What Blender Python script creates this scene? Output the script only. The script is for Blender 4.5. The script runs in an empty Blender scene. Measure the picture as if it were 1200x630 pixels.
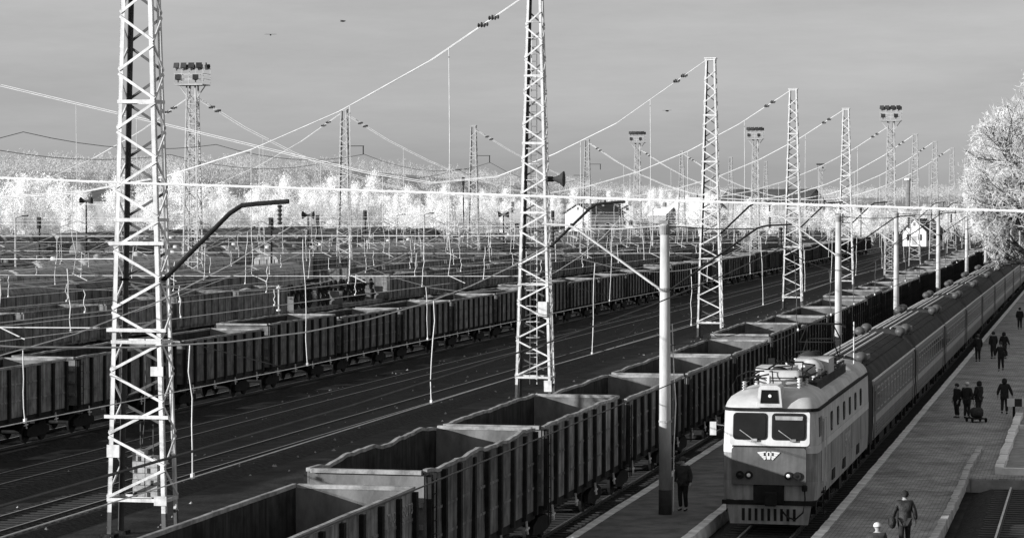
import bpy, math, random
import numpy as np
from mathutils import Vector, Matrix
R = math.radians
random.seed(7)
rng = np.random.default_rng(7)
S = bpy.context.scene
COL = S.collection

# ------------------------------------------------------------------ camera
F_PX, CX, CY = 3080.0, 600.0, 315.0            # focal length in pixels of the 1200 x 630 photograph
CAM = Vector((0.0, 0.0, 10.35))                # on the footbridge; z = 0 is the rail top, +Y runs along the tracks
YAW = math.atan((1288 - CX) / F_PX * math.cos(math.atan(78 / F_PX)))
PITCH = math.atan(78 / F_PX)
cam = bpy.data.cameras.new('camera'); cam_o = bpy.data.objects.new('camera', cam); COL.objects.link(cam_o)
cam.sensor_width = 36.0; cam.lens = 36.0 * F_PX / 1200.0
cam.clip_start = 0.5; cam.clip_end = 20000
cam_o.location = CAM; cam_o.rotation_euler = (R(90) - PITCH, 0, YAW)
S.camera = cam_o

# ------------------------------------------------------------------ sky and sun
SUN_EL, SUN_SIDE = R(13.0), R(36)               # low sun from the left and behind the camera
to_sun = Vector((-math.cos(SUN_SIDE) * math.cos(SUN_EL), -math.sin(SUN_SIDE) * math.cos(SUN_EL), math.sin(SUN_EL)))
W = bpy.data.worlds.new('World'); S.world = W; W.use_nodes = True
nt = W.node_tree; nt.nodes.clear()
sky = nt.nodes.new('ShaderNodeTexSky'); sky.sky_type = 'NISHITA'; sky.sun_disc = False
sky.sun_elevation = SUN_EL
sky.sun_rotation = math.atan2(to_sun.x, to_sun.y)
sky.air_density = 1.0; sky.dust_density = 2.0; sky.altitude = 100
bw = nt.nodes.new('ShaderNodeRGBToBW')
bg = nt.nodes.new('ShaderNodeBackground'); bg.inputs['Strength'].default_value = 0.13
wo = nt.nodes.new('ShaderNodeOutputWorld')
# thin streaky cloud veil, everywhere in the sky
tc = nt.nodes.new('ShaderNodeTexCoord'); mp = nt.nodes.new('ShaderNodeMapping'); mp.inputs['Scale'].default_value = (3.0, 3.0, 20)
ns = nt.nodes.new('ShaderNodeTexNoise'); ns.inputs['Scale'].default_value = 1.6; ns.inputs['Detail'].default_value = 9; ns.inputs['Roughness'].default_value = .68
mr = nt.nodes.new('ShaderNodeMapRange'); mr.inputs[1].default_value = .3; mr.inputs[2].default_value = .7; mr.inputs[3].default_value = .88; mr.inputs[4].default_value = 1.10
mu = nt.nodes.new('ShaderNodeMath'); mu.operation = 'MULTIPLY'
L_ = nt.links.new
L_(tc.outputs['Generated'], mp.inputs['Vector']); L_(mp.outputs['Vector'], ns.inputs['Vector'])
L_(ns.outputs['Fac'], mr.inputs[0]); L_(sky.outputs['Color'], bw.inputs['Color'])
pw_ = nt.nodes.new('ShaderNodeMath'); pw_.operation = 'POWER'; pw_.inputs[1].default_value = .30     # high thin haze evens out the brightness of the sky
gn = nt.nodes.new('ShaderNodeMath'); gn.operation = 'MULTIPLY'; gn.inputs[1].default_value = 1.84
L_(bw.outputs['Val'], pw_.inputs[0]); L_(pw_.outputs[0], gn.inputs[0]); L_(gn.outputs[0], mu.inputs[0]); L_(mr.outputs[0], mu.inputs[1]); L_(mu.outputs[0], bg.inputs['Color']); L_(bg.outputs['Background'], wo.inputs['Surface'])
sl = bpy.data.lights.new('sun', 'SUN'); sl.energy = 5.0; sl.angle = R(0.5); sl.color = (1, 1, 1)
so = bpy.data.objects.new('sun', sl); COL.objects.link(so)
so.rotation_euler = to_sun.to_track_quat('Z', 'Y').to_euler()
S.view_settings.view_transform = 'Standard'; S.view_settings.look = 'None'
S.view_settings.exposure = 0.6; S.view_settings.gamma = 1.0; S.view_settings.use_curve_mapping = False

# ------------------------------------------------------------------ pixel -> place
def ray(px, py):
    d = Vector(((px - CX) / F_PX, -(py - CY) / F_PX, -1.0))
    return cam_o.rotation_euler.to_matrix() @ d
def on_z(px, py, z):
    d = ray(px, py); return CAM + d * ((z - CAM.z) / d.z)
def on_y(px, py, y):
    d = ray(px, py); return CAM + d * (y / d.y)
def on_x(px, py, x):
    d = ray(px, py); return CAM + d * (x / d.x)
def at_depth(px, depth, z):                     # place on the ground seen in picture column px, depth metres out
    d = ray(px, 237); p = CAM + d * (depth / 1.0); return Vector((p.x, p.y, z))

# ------------------------------------------------------------------ mesh builder
class MB:
    def __init__(s): s.v = []; s.f = []
    def add(s, vs, fs):
        n = len(s.v); s.v.extend([tuple(v) for v in vs]); s.f.extend([tuple(i + n for i in f) for f in fs]); return s
    def box(s, c, d):
        x, y, z = c; a, b, e = d[0] / 2, d[1] / 2, d[2] / 2
        return s.add([(x + i * a, y + j * b, z + k * e) for k in (-1, 1) for j in (-1, 1) for i in (-1, 1)],
                     [(0, 2, 3, 1), (4, 5, 7, 6), (0, 1, 5, 4), (2, 6, 7, 3), (0, 4, 6, 2), (1, 3, 7, 5)])
    def span(s, lo, hi):
        return s.box([(lo[i] + hi[i]) / 2 for i in range(3)], [abs(hi[i] - lo[i]) for i in range(3)])
    def beam(s, p, q, w, h=None, up=(0, 0, 1)):
        p, q = Vector(p), Vector(q); d = (q - p)
        if d.length < 1e-6: return s
        d.normalize(); u = Vector(up)
        if abs(d.dot(u)) > .98: u = Vector((0, 1, 0))
        a = d.cross(u).normalized(); b = a.cross(d).normalized()
        a *= w / 2; b *= (h or w) / 2
        return s.add([p - a - b, p + a - b, p + a + b, p - a + b, q - a - b, q + a - b, q + a + b, q - a + b],
                     [(0, 1, 2, 3), (7, 6, 5, 4), (0, 4, 5, 1), (1, 5, 6, 2), (2, 6, 7, 3), (3, 7, 4, 0)])
    def tube(s, pts, r, n=6, caps=True):
        pts = [Vector(p) for p in pts]; rs = r if isinstance(r, (list, tuple)) else [r] * len(pts)
        base = len(s.v); m = len(pts)
        for i, p in enumerate(pts):
            d = (pts[min(i + 1, m - 1)] - pts[max(i - 1, 0)]).normalized()
            u = Vector((0, 0, 1)) if abs(d.z) < .9 else Vector((1, 0, 0))
            a = d.cross(u).normalized(); b = a.cross(d)
            for k in range(n):
                t = 2 * math.pi * k / n; s.v.append(tuple(p + (a * math.cos(t) + b * math.sin(t)) * rs[i]))
        for i in range(m - 1):
            for k in range(n):
                s.f.append((base + i * n + k, base + i * n + (k + 1) % n, base + (i + 1) * n + (k + 1) % n, base + (i + 1) * n + k))
        if caps:
            s.f.append(tuple(base + k for k in reversed(range(n)))); s.f.append(tuple(base + (m - 1) * n + k for k in range(n)))
        return s
    def lathe(s, prof, n=12, c=(0, 0, 0), axis='z'):
        base = len(s.v)
        for r, h in prof:
            for k in range(n):
                t = 2 * math.pi * k / n; a, b = r * math.cos(t), r * math.sin(t)
                p = {'z': (a, b, h), 'y': (a, h, b), 'x': (h, a, b)}[axis]
                s.v.append((p[0] + c[0], p[1] + c[1], p[2] + c[2]))
        for i in range(len(prof) - 1):
            for k in range(n):
                s.f.append((base + i * n + k, base + i * n + (k + 1) % n, base + (i + 1) * n + (k + 1) % n, base + (i + 1) * n + k))
        s.f.append(tuple(base + k for k in reversed(range(n)))); s.f.append(tuple(base + (len(prof) - 1) * n + k for k in range(n)))
        return s
    def loft(s, rings, closed=True, cap0=False, cap1=False):
        base = len(s.v); n = len(rings[0])
        for r in rings: s.v.extend([tuple(p) for p in r])
        for i in range(len(rings) - 1):
            for k in range(n if closed else n - 1):
                s.f.append((base + i * n + k, base + i * n + (k + 1) % n, base + (i + 1) * n + (k + 1) % n, base + (i + 1) * n + k))
        if cap0: s.f.append(tuple(base + k for k in reversed(range(n))))
        if cap1: s.f.append(tuple(base + (len(rings) - 1) * n + k for k in range(n)))
        return s
    def prism(s, poly, lo, hi, axis='x'):        # polygon in the two other axes, pulled along axis
        n = len(poly)
        def P(a, b, h): return {'x': (h, a, b), 'y': (a, h, b), 'z': (a, b, h)}[axis]
        return s.add([P(a, b, lo) for a, b in poly] + [P(a, b, hi) for a, b in poly],
                     [tuple(reversed(range(n))), tuple(range(n, 2 * n))] + [(i, (i + 1) % n, n + (i + 1) % n, n + i) for i in range(n)])
    def mesh(s, name, m, smooth=False):
        me = bpy.data.meshes.new(name); me.from_pydata(s.v, [], s.f); me.materials.append(m)
        if smooth: me.shade_smooth()
        me.update(); return me
    def build(s, name, m, parent=None, smooth=False, loc=None, rot=None):
        return link(name, s.mesh(name, m, smooth), parent, loc, rot)

def link(name, me, parent=None, loc=None, rot=None):
    o = bpy.data.objects.new(name, me); COL.objects.link(o)
    if parent is not None: o.parent = parent
    if loc is not None: o.location = loc
    if rot is not None: o.rotation_euler = rot
    return o
def tag(o, label=None, cat=None, group=None, kind=None):
    if label: o['label'] = label
    if cat: o['category'] = cat
    if group: o['group'] = group
    if kind: o['kind'] = kind
    return o
def empty(name, loc=(0, 0, 0), rz=0.0):
    o = bpy.data.objects.new(name, None); COL.objects.link(o); o.location = loc; o.rotation_euler = (0, 0, rz); o.empty_display_size = .3
    return o
def copy_tree(o, parent=None):
    kids = list(o.children)
    c = o.copy(); COL.objects.link(c); c.parent = parent
    for k in kids: copy_tree(k, c)
    return c
ORD = ['first', 'second', 'third', 'fourth', 'fifth', 'sixth', 'seventh', 'eighth', 'ninth', 'tenth', 'eleventh', 'twelfth', 'thirteenth', 'fourteenth',
       'fifteenth', 'sixteenth', 'seventeenth', 'eighteenth', 'nineteenth', 'twentieth', 'twenty-first', 'twenty-second', 'twenty-third', 'twenty-fourth',
       'twenty-fifth', 'twenty-sixth', 'twenty-seventh', 'twenty-eighth', 'twenty-ninth', 'thirtieth', 'thirty-first', 'thirty-second', 'thirty-third', 'thirty-fourth']

# ------------------------------------------------------------------ materials (a black and white place: greys only)
def g3(v): return (v, v, v, 1)
def mat(name, a, b=None, scale=3.0, rough=.8, metal=0.0, bump=0.0, bscale=None, stretch=(1, 1, 1), detail=6, spec=.3, lo=.35, hi=.65, rnd=0.0):
    m = bpy.data.materials.new(name); m.use_nodes = True; t = m.node_tree; B = t.nodes['Principled BSDF']
    B.inputs['Roughness'].default_value = rough; B.inputs['Metallic'].default_value = metal
    B.inputs['Specular IOR Level'].default_value = spec
    c = t.nodes.new('ShaderNodeTexCoord'); p = t.nodes.new('ShaderNodeMapping'); p.inputs['Scale'].default_value = stretch
    t.links.new(c.outputs['Object'], p.inputs['Vector'])
    n = t.nodes.new('ShaderNodeTexNoise'); n.inputs['Scale'].default_value = scale; n.inputs['Detail'].default_value = detail; n.inputs['Roughness'].default_value = .65
    t.links.new(p.outputs['Vector'], n.inputs['Vector'])
    r = t.nodes.new('ShaderNodeMapRange'); r.inputs[1].default_value = lo; r.inputs[2].default_value = hi
    r.inputs[3].default_value = a; r.inputs[4].default_value = a if b is None else b
    t.links.new(n.outputs['Fac'], r.inputs[0])
    out = r.outputs[0]
    if rnd:
        oi = t.nodes.new('ShaderNodeObjectInfo'); r2 = t.nodes.new('ShaderNodeMapRange'); r2.inputs[3].default_value = 1 - rnd; r2.inputs[4].default_value = 1 + rnd
        mm = t.nodes.new('ShaderNodeMath'); mm.operation = 'MULTIPLY'
        t.links.new(oi.outputs['Random'], r2.inputs[0]); t.links.new(out, mm.inputs[0]); t.links.new(r2.outputs[0], mm.inputs[1]); out = mm.outputs[0]
    t.links.new(out, B.inputs['Base Color'])
    if bump:
        n2 = t.nodes.new('ShaderNodeTexNoise'); n2.inputs['Scale'].default_value = bscale or scale * 4; n2.inputs['Detail'].default_value = 4
        t.links.new(p.outputs['Vector'], n2.inputs['Vector'])
        bm = t.nodes.new('ShaderNodeBump'); bm.inputs['Strength'].default_value = bump; bm.inputs['Distance'].default_value = .05
        t.links.new(n2.outputs['Fac'], bm.inputs['Height']); t.links.new(bm.outputs['Normal'], B.inputs['Normal'])
    return m
def streak(m, amount=.5, scale=4.0):             # rain and rust streaks running down a painted side
    t = m.node_tree; B = t.nodes['Principled BSDF']; src = B.inputs['Base Color'].links[0].from_socket
    c = t.nodes.new('ShaderNodeTexCoord'); p = t.nodes.new('ShaderNodeMapping'); p.inputs['Scale'].default_value = (scale, scale, .35)
    n = t.nodes.new('ShaderNodeTexNoise'); n.inputs['Scale'].default_value = 1.0; n.inputs['Detail'].default_value = 5; n.inputs['Roughness'].default_value = .7
    r = t.nodes.new('ShaderNodeMapRange'); r.inputs[1].default_value = .38; r.inputs[2].default_value = .62; r.inputs[3].default_value = 1 - amount; r.inputs[4].default_value = 1 + amount * .4
    mm = t.nodes.new('ShaderNodeMath'); mm.operation = 'MULTIPLY'
    t.links.new(c.outputs['Object'], p.inputs['Vector']); t.links.new(p.outputs['Vector'], n.inputs['Vector']); t.links.new(n.outputs['Fac'], r.inputs[0])
    t.links.new(src, mm.inputs[0]); t.links.new(r.outputs[0], mm.inputs[1]); t.links.new(mm.outputs[0], B.inputs['Base Color'])
    return m
M = {}
M['ground'] = mat('cinder_ground', .005, .030, scale=.8, bump=.8, bscale=6, detail=9, spec=.1)
M['ballast'] = mat('dark_ballast', .005, .030, scale=4.5, bump=1.0, bscale=9, detail=8, spec=.1)
M['rail_side'] = mat('rusty_rail', .04, .07, scale=5)
M['rail'] = mat('polished_rail', .30, .45, scale=2, rough=.35, metal=.8)
M['sleeper'] = mat('tarred_sleeper', .018, .04, scale=2)
M['kerb'] = mat('whitewashed_kerb', .58, .82, scale=1.8, bump=.3, rnd=.12)
M['kerb_low'] = mat('worn_grey_kerb', .26, .48, scale=1.8, bump=.3, rnd=.12)
M['kerb_grey'] = mat('grey_kerb', .5, .8, scale=1.8, bump=.3, rnd=.12)
M['steel_dark'] = mat('dark_grey_steel', .05, .09, scale=1.5, rough=.7)
M['asphalt'] = mat('worn_asphalt', .06, .15, scale=1.3, bump=.4, bscale=30, detail=9)
M['load'] = mat('frosted_load', .14, .3, scale=1.2, bump=.6)
M['tank_pale'] = streak(mat('pale_tank_paint', .34, .5, scale=.8), .35)
M['box_pale'] = streak(mat('pale_boxcar_paint', .24, .38, scale=.8), .4)
M['concrete'] = mat('pale_concrete', .32, .50, scale=2.2, bump=.15, stretch=(1, 1, .35))
M['concrete_wall'] = mat('stained_concrete', .16, .3, scale=1.2, bump=.3)
M['black'] = mat('black_paint', .02, .035, scale=3)
M['steel'] = streak(mat('silver_painted_steel', .48, .70, scale=2.5, rough=.55, rnd=.05, bump=.08), .14, 7.0)
M['steel_far'] = mat('weathered_mast_steel', .26, .48, scale=1.2, rough=.6)
M['bracket'] = mat('dark_bracket_steel', .010, .022, scale=3, spec=.1)
M['wire'] = mat('frosted_wire', .58, .82, scale=2)
M['wire_dark'] = mat('dark_feeder_wire', .06, .1, scale=2)
M['insulator'] = mat('brown_insulator', .04, .07, scale=5, rough=.3)
M['wagon'] = streak(mat('weathered_wagon_paint', .10, .25, scale=1.4, bump=.25, bscale=9, rnd=.22), .55)
M['wagon_rib'] = mat('dark_wagon_rib', .012, .028, scale=2, rnd=.2, spec=.1)
M['wagon_in'] = mat('worn_wagon_inside', .075, .18, scale=1.2, bump=.25, bscale=5, stretch=(1, 1, .5))
M['inner_shade'] = streak(mat('shaded_inner_wall', .018, .05, scale=1.5, spec=.1), .5)
M['rim'] = mat('pale_wagon_rim', .14, .36, scale=2.5, bump=.2)
M['under'] = mat('oily_running_gear', .008, .02, scale=3, spec=.15)
M['wagon_mark'] = mat('faded_stencil_paint', .28, .4, scale=6)
M['latch'] = mat('bare_metal_latch', .45, .6, scale=4)
M['tank'] = streak(mat('grimy_tank_paint', .09, .2, scale=.8, rnd=.4), .5)
M['box'] = streak(mat('boxcar_paint', .1, .18, scale=.8, rnd=.4), .5)
M['coach_up'] = streak(mat('coach_upper_paint', .06, .095, scale=1.0, rough=.5), .25)
M['coach_band'] = streak(mat('coach_pale_band', .25, .33, scale=1.5, rough=.5), .25)
M['coach_low'] = streak(mat('coach_lower_paint', .10, .15, scale=1.0, rough=.5), .3)
M['coach_roof'] = mat('sooty_coach_roof', .022, .05, scale=1.1, bump=.15, rough=.8, spec=.1)
M['roof_rib'] = mat('pale_roof_rib', .45, .66, scale=2.0, rough=.6)
M['glass'] = mat('dark_glass', .008, .014, scale=1, rough=.1, spec=.25)
M['loco_white'] = streak(mat('loco_white_paint', .46, .6, scale=1.2, rough=.45), .12)
M['loco_grey'] = streak(mat('loco_upper_paint', .42, .54, scale=1.2, rough=.45), .25)
M['loco_mid'] = streak(mat('loco_lower_paint', .18, .28, scale=1.2, rough=.5), .45)
M['loco_dark'] = streak(mat('loco_nose_paint', .075, .12, scale=1.2, rough=.4), .2)
M['loco_skirt'] = streak(mat('loco_skirt_paint', .22, .32, scale=1.2, rough=.6), .35)
M['loco_roof'] = mat('loco_roof_paint', .34, .5, scale=1.2, rough=.6)
M['chrome'] = mat('bright_metal', .7, .8, scale=3, rough=.3, metal=.6)
M['lamp_glass'] = mat('lamp_glass', .7, .8, scale=3, rough=.1, spec=.6)
M['bark'] = mat('dark_bark', .03, .08, scale=3, bump=.4, stretch=(1, 1, .3))
M['frost'] = mat('frosted_twigs', .90, .97, scale=.6, rough=.9)
M['frost_dim'] = mat('thinly_frosted_twigs', .6, .8, scale=.15, rough=.9)
M['forest'] = mat('frosted_far_wood', .42, .72, scale=.012, rough=.95)
def frosty(m, k=.38):                             # hoar frost scatters light through as well as back
    t = m.node_tree; B = t.nodes['Principled BSDF']; src = B.inputs['Base Color'].links[0].from_socket
    tr = t.nodes.new('ShaderNodeBsdfTranslucent'); mx = t.nodes.new('ShaderNodeMixShader'); mx.inputs[0].default_value = k
    t.links.new(src, tr.inputs['Color']); t.links.new(B.outputs['BSDF'], mx.inputs[1]); t.links.new(tr.outputs['BSDF'], mx.inputs[2])
    t.links.new(mx.outputs[0], t.nodes['Material Output'].inputs['Surface']); B.inputs['Specular IOR Level'].default_value = .1
for k_ in ('frost', 'frost_dim', 'forest'): frosty(M[k_])
M['hill'] = mat('frosted_hill_ground', .2, .3, scale=.01)
M['wall_white'] = mat('white_plaster', .56, .68, scale=.6)
M['wall_grey'] = mat('grey_plaster', .2, .3, scale=.4)
M['roof_snow'] = mat('frosted_roof', .56, .7, scale=.5)
M['roof_dark'] = mat('dark_sheet_roof', .05, .08, scale=.3)
M['brick'] = mat('chimney_brick', .12, .2, scale=1)
M['skin'] = mat('skin', .30, .36, scale=5)
M['block'] = mat('cast_weight_block', .2, .36, scale=3, bump=.3)
M['bird'] = mat('bird_feathers', .02, .03)

def paver_mat():
    m = bpy.data.materials.new('small_pavers'); m.use_nodes = True; t = m.node_tree; B = t.nodes['Principled BSDF']; B.inputs['Roughness'].default_value = .85
    B.inputs['Specular IOR Level'].default_value = .25
    c = t.nodes.new('ShaderNodeTexCoord'); b = t.nodes.new('ShaderNodeTexBrick'); b.inputs['Scale'].default_value = 1.0
    b.inputs['Brick Width'].default_value = .26; b.inputs['Row Height'].default_value = .16; b.inputs['Mortar Size'].default_value = .014; b.inputs['Mortar Smooth'].default_value = .2
    b.inputs['Color1'].default_value = g3(.26); b.inputs['Color2'].default_value = g3(.42); b.inputs['Mortar'].default_value = g3(.11); b.inputs['Bias'].default_value = -.1
    n = t.nodes.new('ShaderNodeTexNoise'); n.inputs['Scale'].default_value = .45; n.inputs['Detail'].default_value = 7; n.inputs['Roughness'].default_value = .7
    r = t.nodes.new('ShaderNodeMapRange'); r.inputs[1].default_value = .32; r.inputs[2].default_value = .68; r.inputs[3].default_value = .55; r.inputs[4].default_value = 1.35
    mx = t.nodes.new('ShaderNodeMix'); mx.data_type = 'RGBA'; mx.blend_type = 'MULTIPLY'; mx.inputs[0].default_value = 1
    t.links.new(c.outputs['Object'], b.inputs['Vector']); t.links.new(c.outputs['Object'], n.inputs['Vector']); t.links.new(n.outputs['Fac'], r.inputs[0])
    t.links.new(b.outputs['Color'], mx.inputs[6]); t.links.new(r.outputs[0], mx.inputs[7]); t.links.new(mx.outputs[2], B.inputs['Base Color'])
    bm = t.nodes.new('ShaderNodeBump'); bm.inputs['Strength'].default_value = .7; bm.inputs['Distance'].default_value = .02; bm.invert = True
    t.links.new(b.outputs['Fac'], bm.inputs['Height']); t.links.new(bm.outputs['Normal'], B.inputs['Normal'])
    return m
M['paver'] = paver_mat()
# ------------------------------------------------------------------ the setting
PZ = 0.2                                         # platform top
def struct(name, o): o['kind'] = 'structure'; return o
g = MB(); g.span((-9000, -1500, -1.2), (9000, 12000, -.32)); struct('ground', g.build('ground', M['ground']))

# hill country behind the yard
def hill_h(x, y):
    s = 1 / (1 + np.exp(-((-x) - 430) / 60.0))                       # rises left of the yard
    far = 1 / (1 + np.exp(-(y - 2300) / 160.0))                      # and closes the view down the line
    a = 31 * s * (1 + .22 * np.sin(y / 310.0 + .9) + .12 * np.sin(y / 97.0) + .1 * np.sin(x / 120.0)) * np.clip(1.12 - y / 9000.0, .6, 1.2)
    b = 20 * far * (1 + .12 * np.sin(x / 260.0) + .1 * np.sin(x / 90.0 + 2))
    return np.maximum(a, b) - 1.0
hx = np.linspace(-2600, 1500, 110); hy = np.linspace(500, 4200, 100)
XX, YY = np.meshgrid(hx, hy); ZZ = hill_h(XX, YY)
hv = np.stack([XX, YY, ZZ], -1).reshape(-1, 3); nx = len(hx)
hf = [(j * nx + i, j * nx + i + 1, (j + 1) * nx + i + 1, (j + 1) * nx + i) for j in range(len(hy) - 1) for i in range(nx - 1)]
me = bpy.data.meshes.new('hills'); me.from_pydata(hv.tolist(), [], hf); me.materials.append(M['hill']); me.shade_smooth()
struct('hills', link('hills', me))

# tracks ------------------------------------------------------------
TR = {'passenger': -10.05, 'freight': -17.65, 'clear': -24.9, 'clear2': -34.6, 'clear3': -40.2, 'row2': -45.9, 't6': -51.2, 't7': -56.5, 't8': -61.7, 'row3': -66.9,
      't10': -72.2, 't11': -77.5, 't12': -82.8}
def rail_track(x, y0, y1, detail=True, ymax_sleep=240, z=0.0):
    b = MB(); b.prism([(x - 2.2, -.33), (x + 2.2, -.33), (x + 1.5, -.10), (x - 1.5, -.10)], y0, y1, 'y')
    t = tag(b.build('railway_track', M['ballast']), kind='structure')
    for s in (-1, 1):
        r = MB(); c = x + s * .79
        r.span((c - .075, y0, -.1), (c + .075, y1, -.075)); r.span((c - .012, y0, -.075), (c + .012, y1, -.03)); r.span((c - .036, y0, -.03), (c + .036, y1, -.004))
        ro = r.build('rail', M['rail_side'], t)
        h = MB(); h.span((c - .034, y0, -.004), (c + .034, y1, 0.0)); h.build('rail_head', M['rail'], ro)
    if detail:
        sl_ = MB(); y = y0
        while y < min(y1, ymax_sleep):
            sl_.box((x + random.uniform(-.04, .04), y, -.115), (2.7, .24, .06)); y += .62
        tag(sl_.build('sleepers', M['sleeper'], t), kind='stuff')
    return t
for k, x in TR.items():
    rail_track(x, 20, 900 if k in ('passenger', 'freight', 'clear') else 600, detail=k in ('passenger', 'freight', 'clear', 'clear2', 'clear3'))
rail_track(-2.28, 40, 97.2, True)
for x in np.arange(-93.5, -206, -6.4):
    rail_track(float(x), 150, 640, detail=False)

# pale stones, paper and rags scattered over the ballast
rgs = np.random.default_rng(12); lt = MB()
for _ in range(900):
    x = rgs.uniform(-43.5, -19.2); y = 45 + 260 * rgs.uniform(0, 1) ** 1.5; s = rgs.uniform(.03, .09); a = rgs.uniform(0, 3.1); zz = -.30
    for k, tx in TR.items():
        if abs(x - tx) < 2.2: zz = -.33 + min(.23, .23 * (2.2 - abs(x - tx)) / .7)
    p = [(x + s * rgs.uniform(.6, 1.6) * math.cos(a + q * 1.57), y + 2 * s * math.sin(a + q * 1.57), zz - .02) for q in range(4)]; t_ = (x, y, zz + s)
    lt.add(p + [t_], [(0, 1, 4), (1, 2, 4), (2, 3, 4), (3, 0, 4)])
tag(lt.build('litter', M['concrete_wall']), 'pale stones and scraps lying between the empty tracks', 'litter', kind='stuff')

# platforms ----------------------------------------------------------
p = MB(); p.prism([(-8.45, 20), (-4.75, 20), (-4.75, 98.0), (16, 98.0), (16, 700), (-8.45, 700)], -.35, PZ, 'z')
plat = tag(p.build('station_platform', M['paver']), kind='structure')
p = MB(); p.prism([(-15.4, 20), (-12.3, 20), (-12.3, 700), (-15.4, 700)], -.35, PZ, 'z')
plat2 = tag(p.build('station_platform', M['asphalt']), kind='structure')
def kerb_line(parent, x, y0, yd, y1, w, m, top=PZ + .012, step=1.0, drop=.5, jit=.012):
    meshes = []
    for i in range(4):
        k = MB(); k.box((0, 0, -drop / 2), (w, step - .035, drop)); me = k.mesh('kerb_stone', m)
        bv = None; meshes.append(me)
    y = y0
    while y < yd:
        link('kerb_stone', random.choice(meshes), parent, (x + random.uniform(-jit, jit), y + step / 2, top + random.uniform(-.008, .008)), (0, 0, random.uniform(-.008, .008))); y += step
    k = MB()
    while y < y1:
        k.box((x + random.uniform(-jit, jit), y + step / 2, top - drop / 2), (w, step - .04, drop)); y += step
    tag(k.build('kerb_stones', m, parent), kind='stuff')
kerb_line(plat, -8.30, 62, 130, 520, .30, M['kerb_grey'])
kerb_line(plat2, -12.15, 62, 100, 520, .30, M['kerb_grey'])
kerb_line(plat2, -15.55, 56, 110, 520, .30, M['kerb_grey'])
# raised uneven kerb beside the dead-end track
y = 58.0; i = 0
kc = [MB().box((0, 0, 0), (.24, 1.18, .34)).mesh('kerb_stone', M['kerb_low']) for _ in range(1)][0]
while y < 108.6:
    link('kerb_stone', kc, plat, (-4.74 + .03 * math.sin(y * .3) + random.uniform(-.02, .02), y, .20 + random.uniform(-.02, .02)), (random.uniform(-.01, .01), random.uniform(-.04, .04), random.uniform(-.03, .03))); y += 1.2
# pit end wall across the track
w = MB(); w.span((-4.55, 97.95, -.34), (12, 98.05, .16)); tag(w.build('pit_wall', M['concrete_wall'], plat), kind='structure')
# low white-edged bed to the right
bed = empty('planting_bed', (-3.6, 99.5, PZ))
tag(bed, 'low bare bed with a whitewashed raised edge at the end of the dead-end track', 'planter')
e = MB().box((0, 0, .12), (.32, 1.25, .34)).mesh('edge_stone', M['kerb'])
for i in range(20): link('edge_stone', e, bed, (.02 * math.sin(i), .65 + i * 1.29, .03 * math.sin(i * 1.7)), (0, random.uniform(-.05, .05), random.uniform(-.04, .04)))
e2 = MB().box((0, 0, .10), (1.15, .32, .30)).mesh('edge_stone', M['kerb'])
for i in range(4): link('edge_stone', e2, bed, (.7 + i * 1.2, .1, .01 * i), (random.uniform(-.05, .05), 0, random.uniform(-.08, .08)))
for i in range(3): link('edge_stone', e2, bed, (.75 + i * 1.2, 19.5, 0), (0, 0, random.uniform(-.08, .08)))
s_ = MB().span((.16, .25, -.02), (4.4, 25.6, .07)); tag(s_.build('soil', M['concrete_wall'], bed), kind='stuff')
# a worn whitewashed line across the pavers where the crossing is
for (yy, ww) in ((124.5, .22), (131.0, .2)):
    pl = MB().span((-7.6, yy, PZ), (6, yy + ww, PZ + .006)); tag(pl.build('platform_marking', M['concrete_wall'], plat), kind='structure')
# ------------------------------------------------------------------ gondola wagons
GL, GW, GT = 12.73, 1.50, 3.46
RIBY = [-6.30 + 12.6 * i / 8 for i in range(9)]
def wob(amp, seed):
    r = random.Random(seed); ph = [r.uniform(0, 6.28) for _ in range(4)]
    return lambda y: amp * (.5 * math.sin(y * 1.05 + ph[0]) + .35 * math.sin(y * 2.3 + ph[1]) + .25 * math.sin(y * 4.9 + ph[2]))
def side_mesh(sx, fz, fx):
    ys = np.linspace(-GL / 2, GL / 2, 33); b = MB(); rings = []
    for y in ys:
        t = GT - .06 + fz(y); o = fx(y); x = sx * GW
        zz = [1.32, 1.9, 2.5, t]; oo = [0, o * .2, o * .55, o]
        out = [(x + sx * .03 + q * sx, y, z) for z, q in zip(zz, oo)]; inn = [(x - sx * .03 + q * sx, y, z) for z, q in zip(zz[::-1], oo[::-1])]
        rings.append(out + inn)
    b.loft(rings, True, True, True)
    return b
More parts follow.
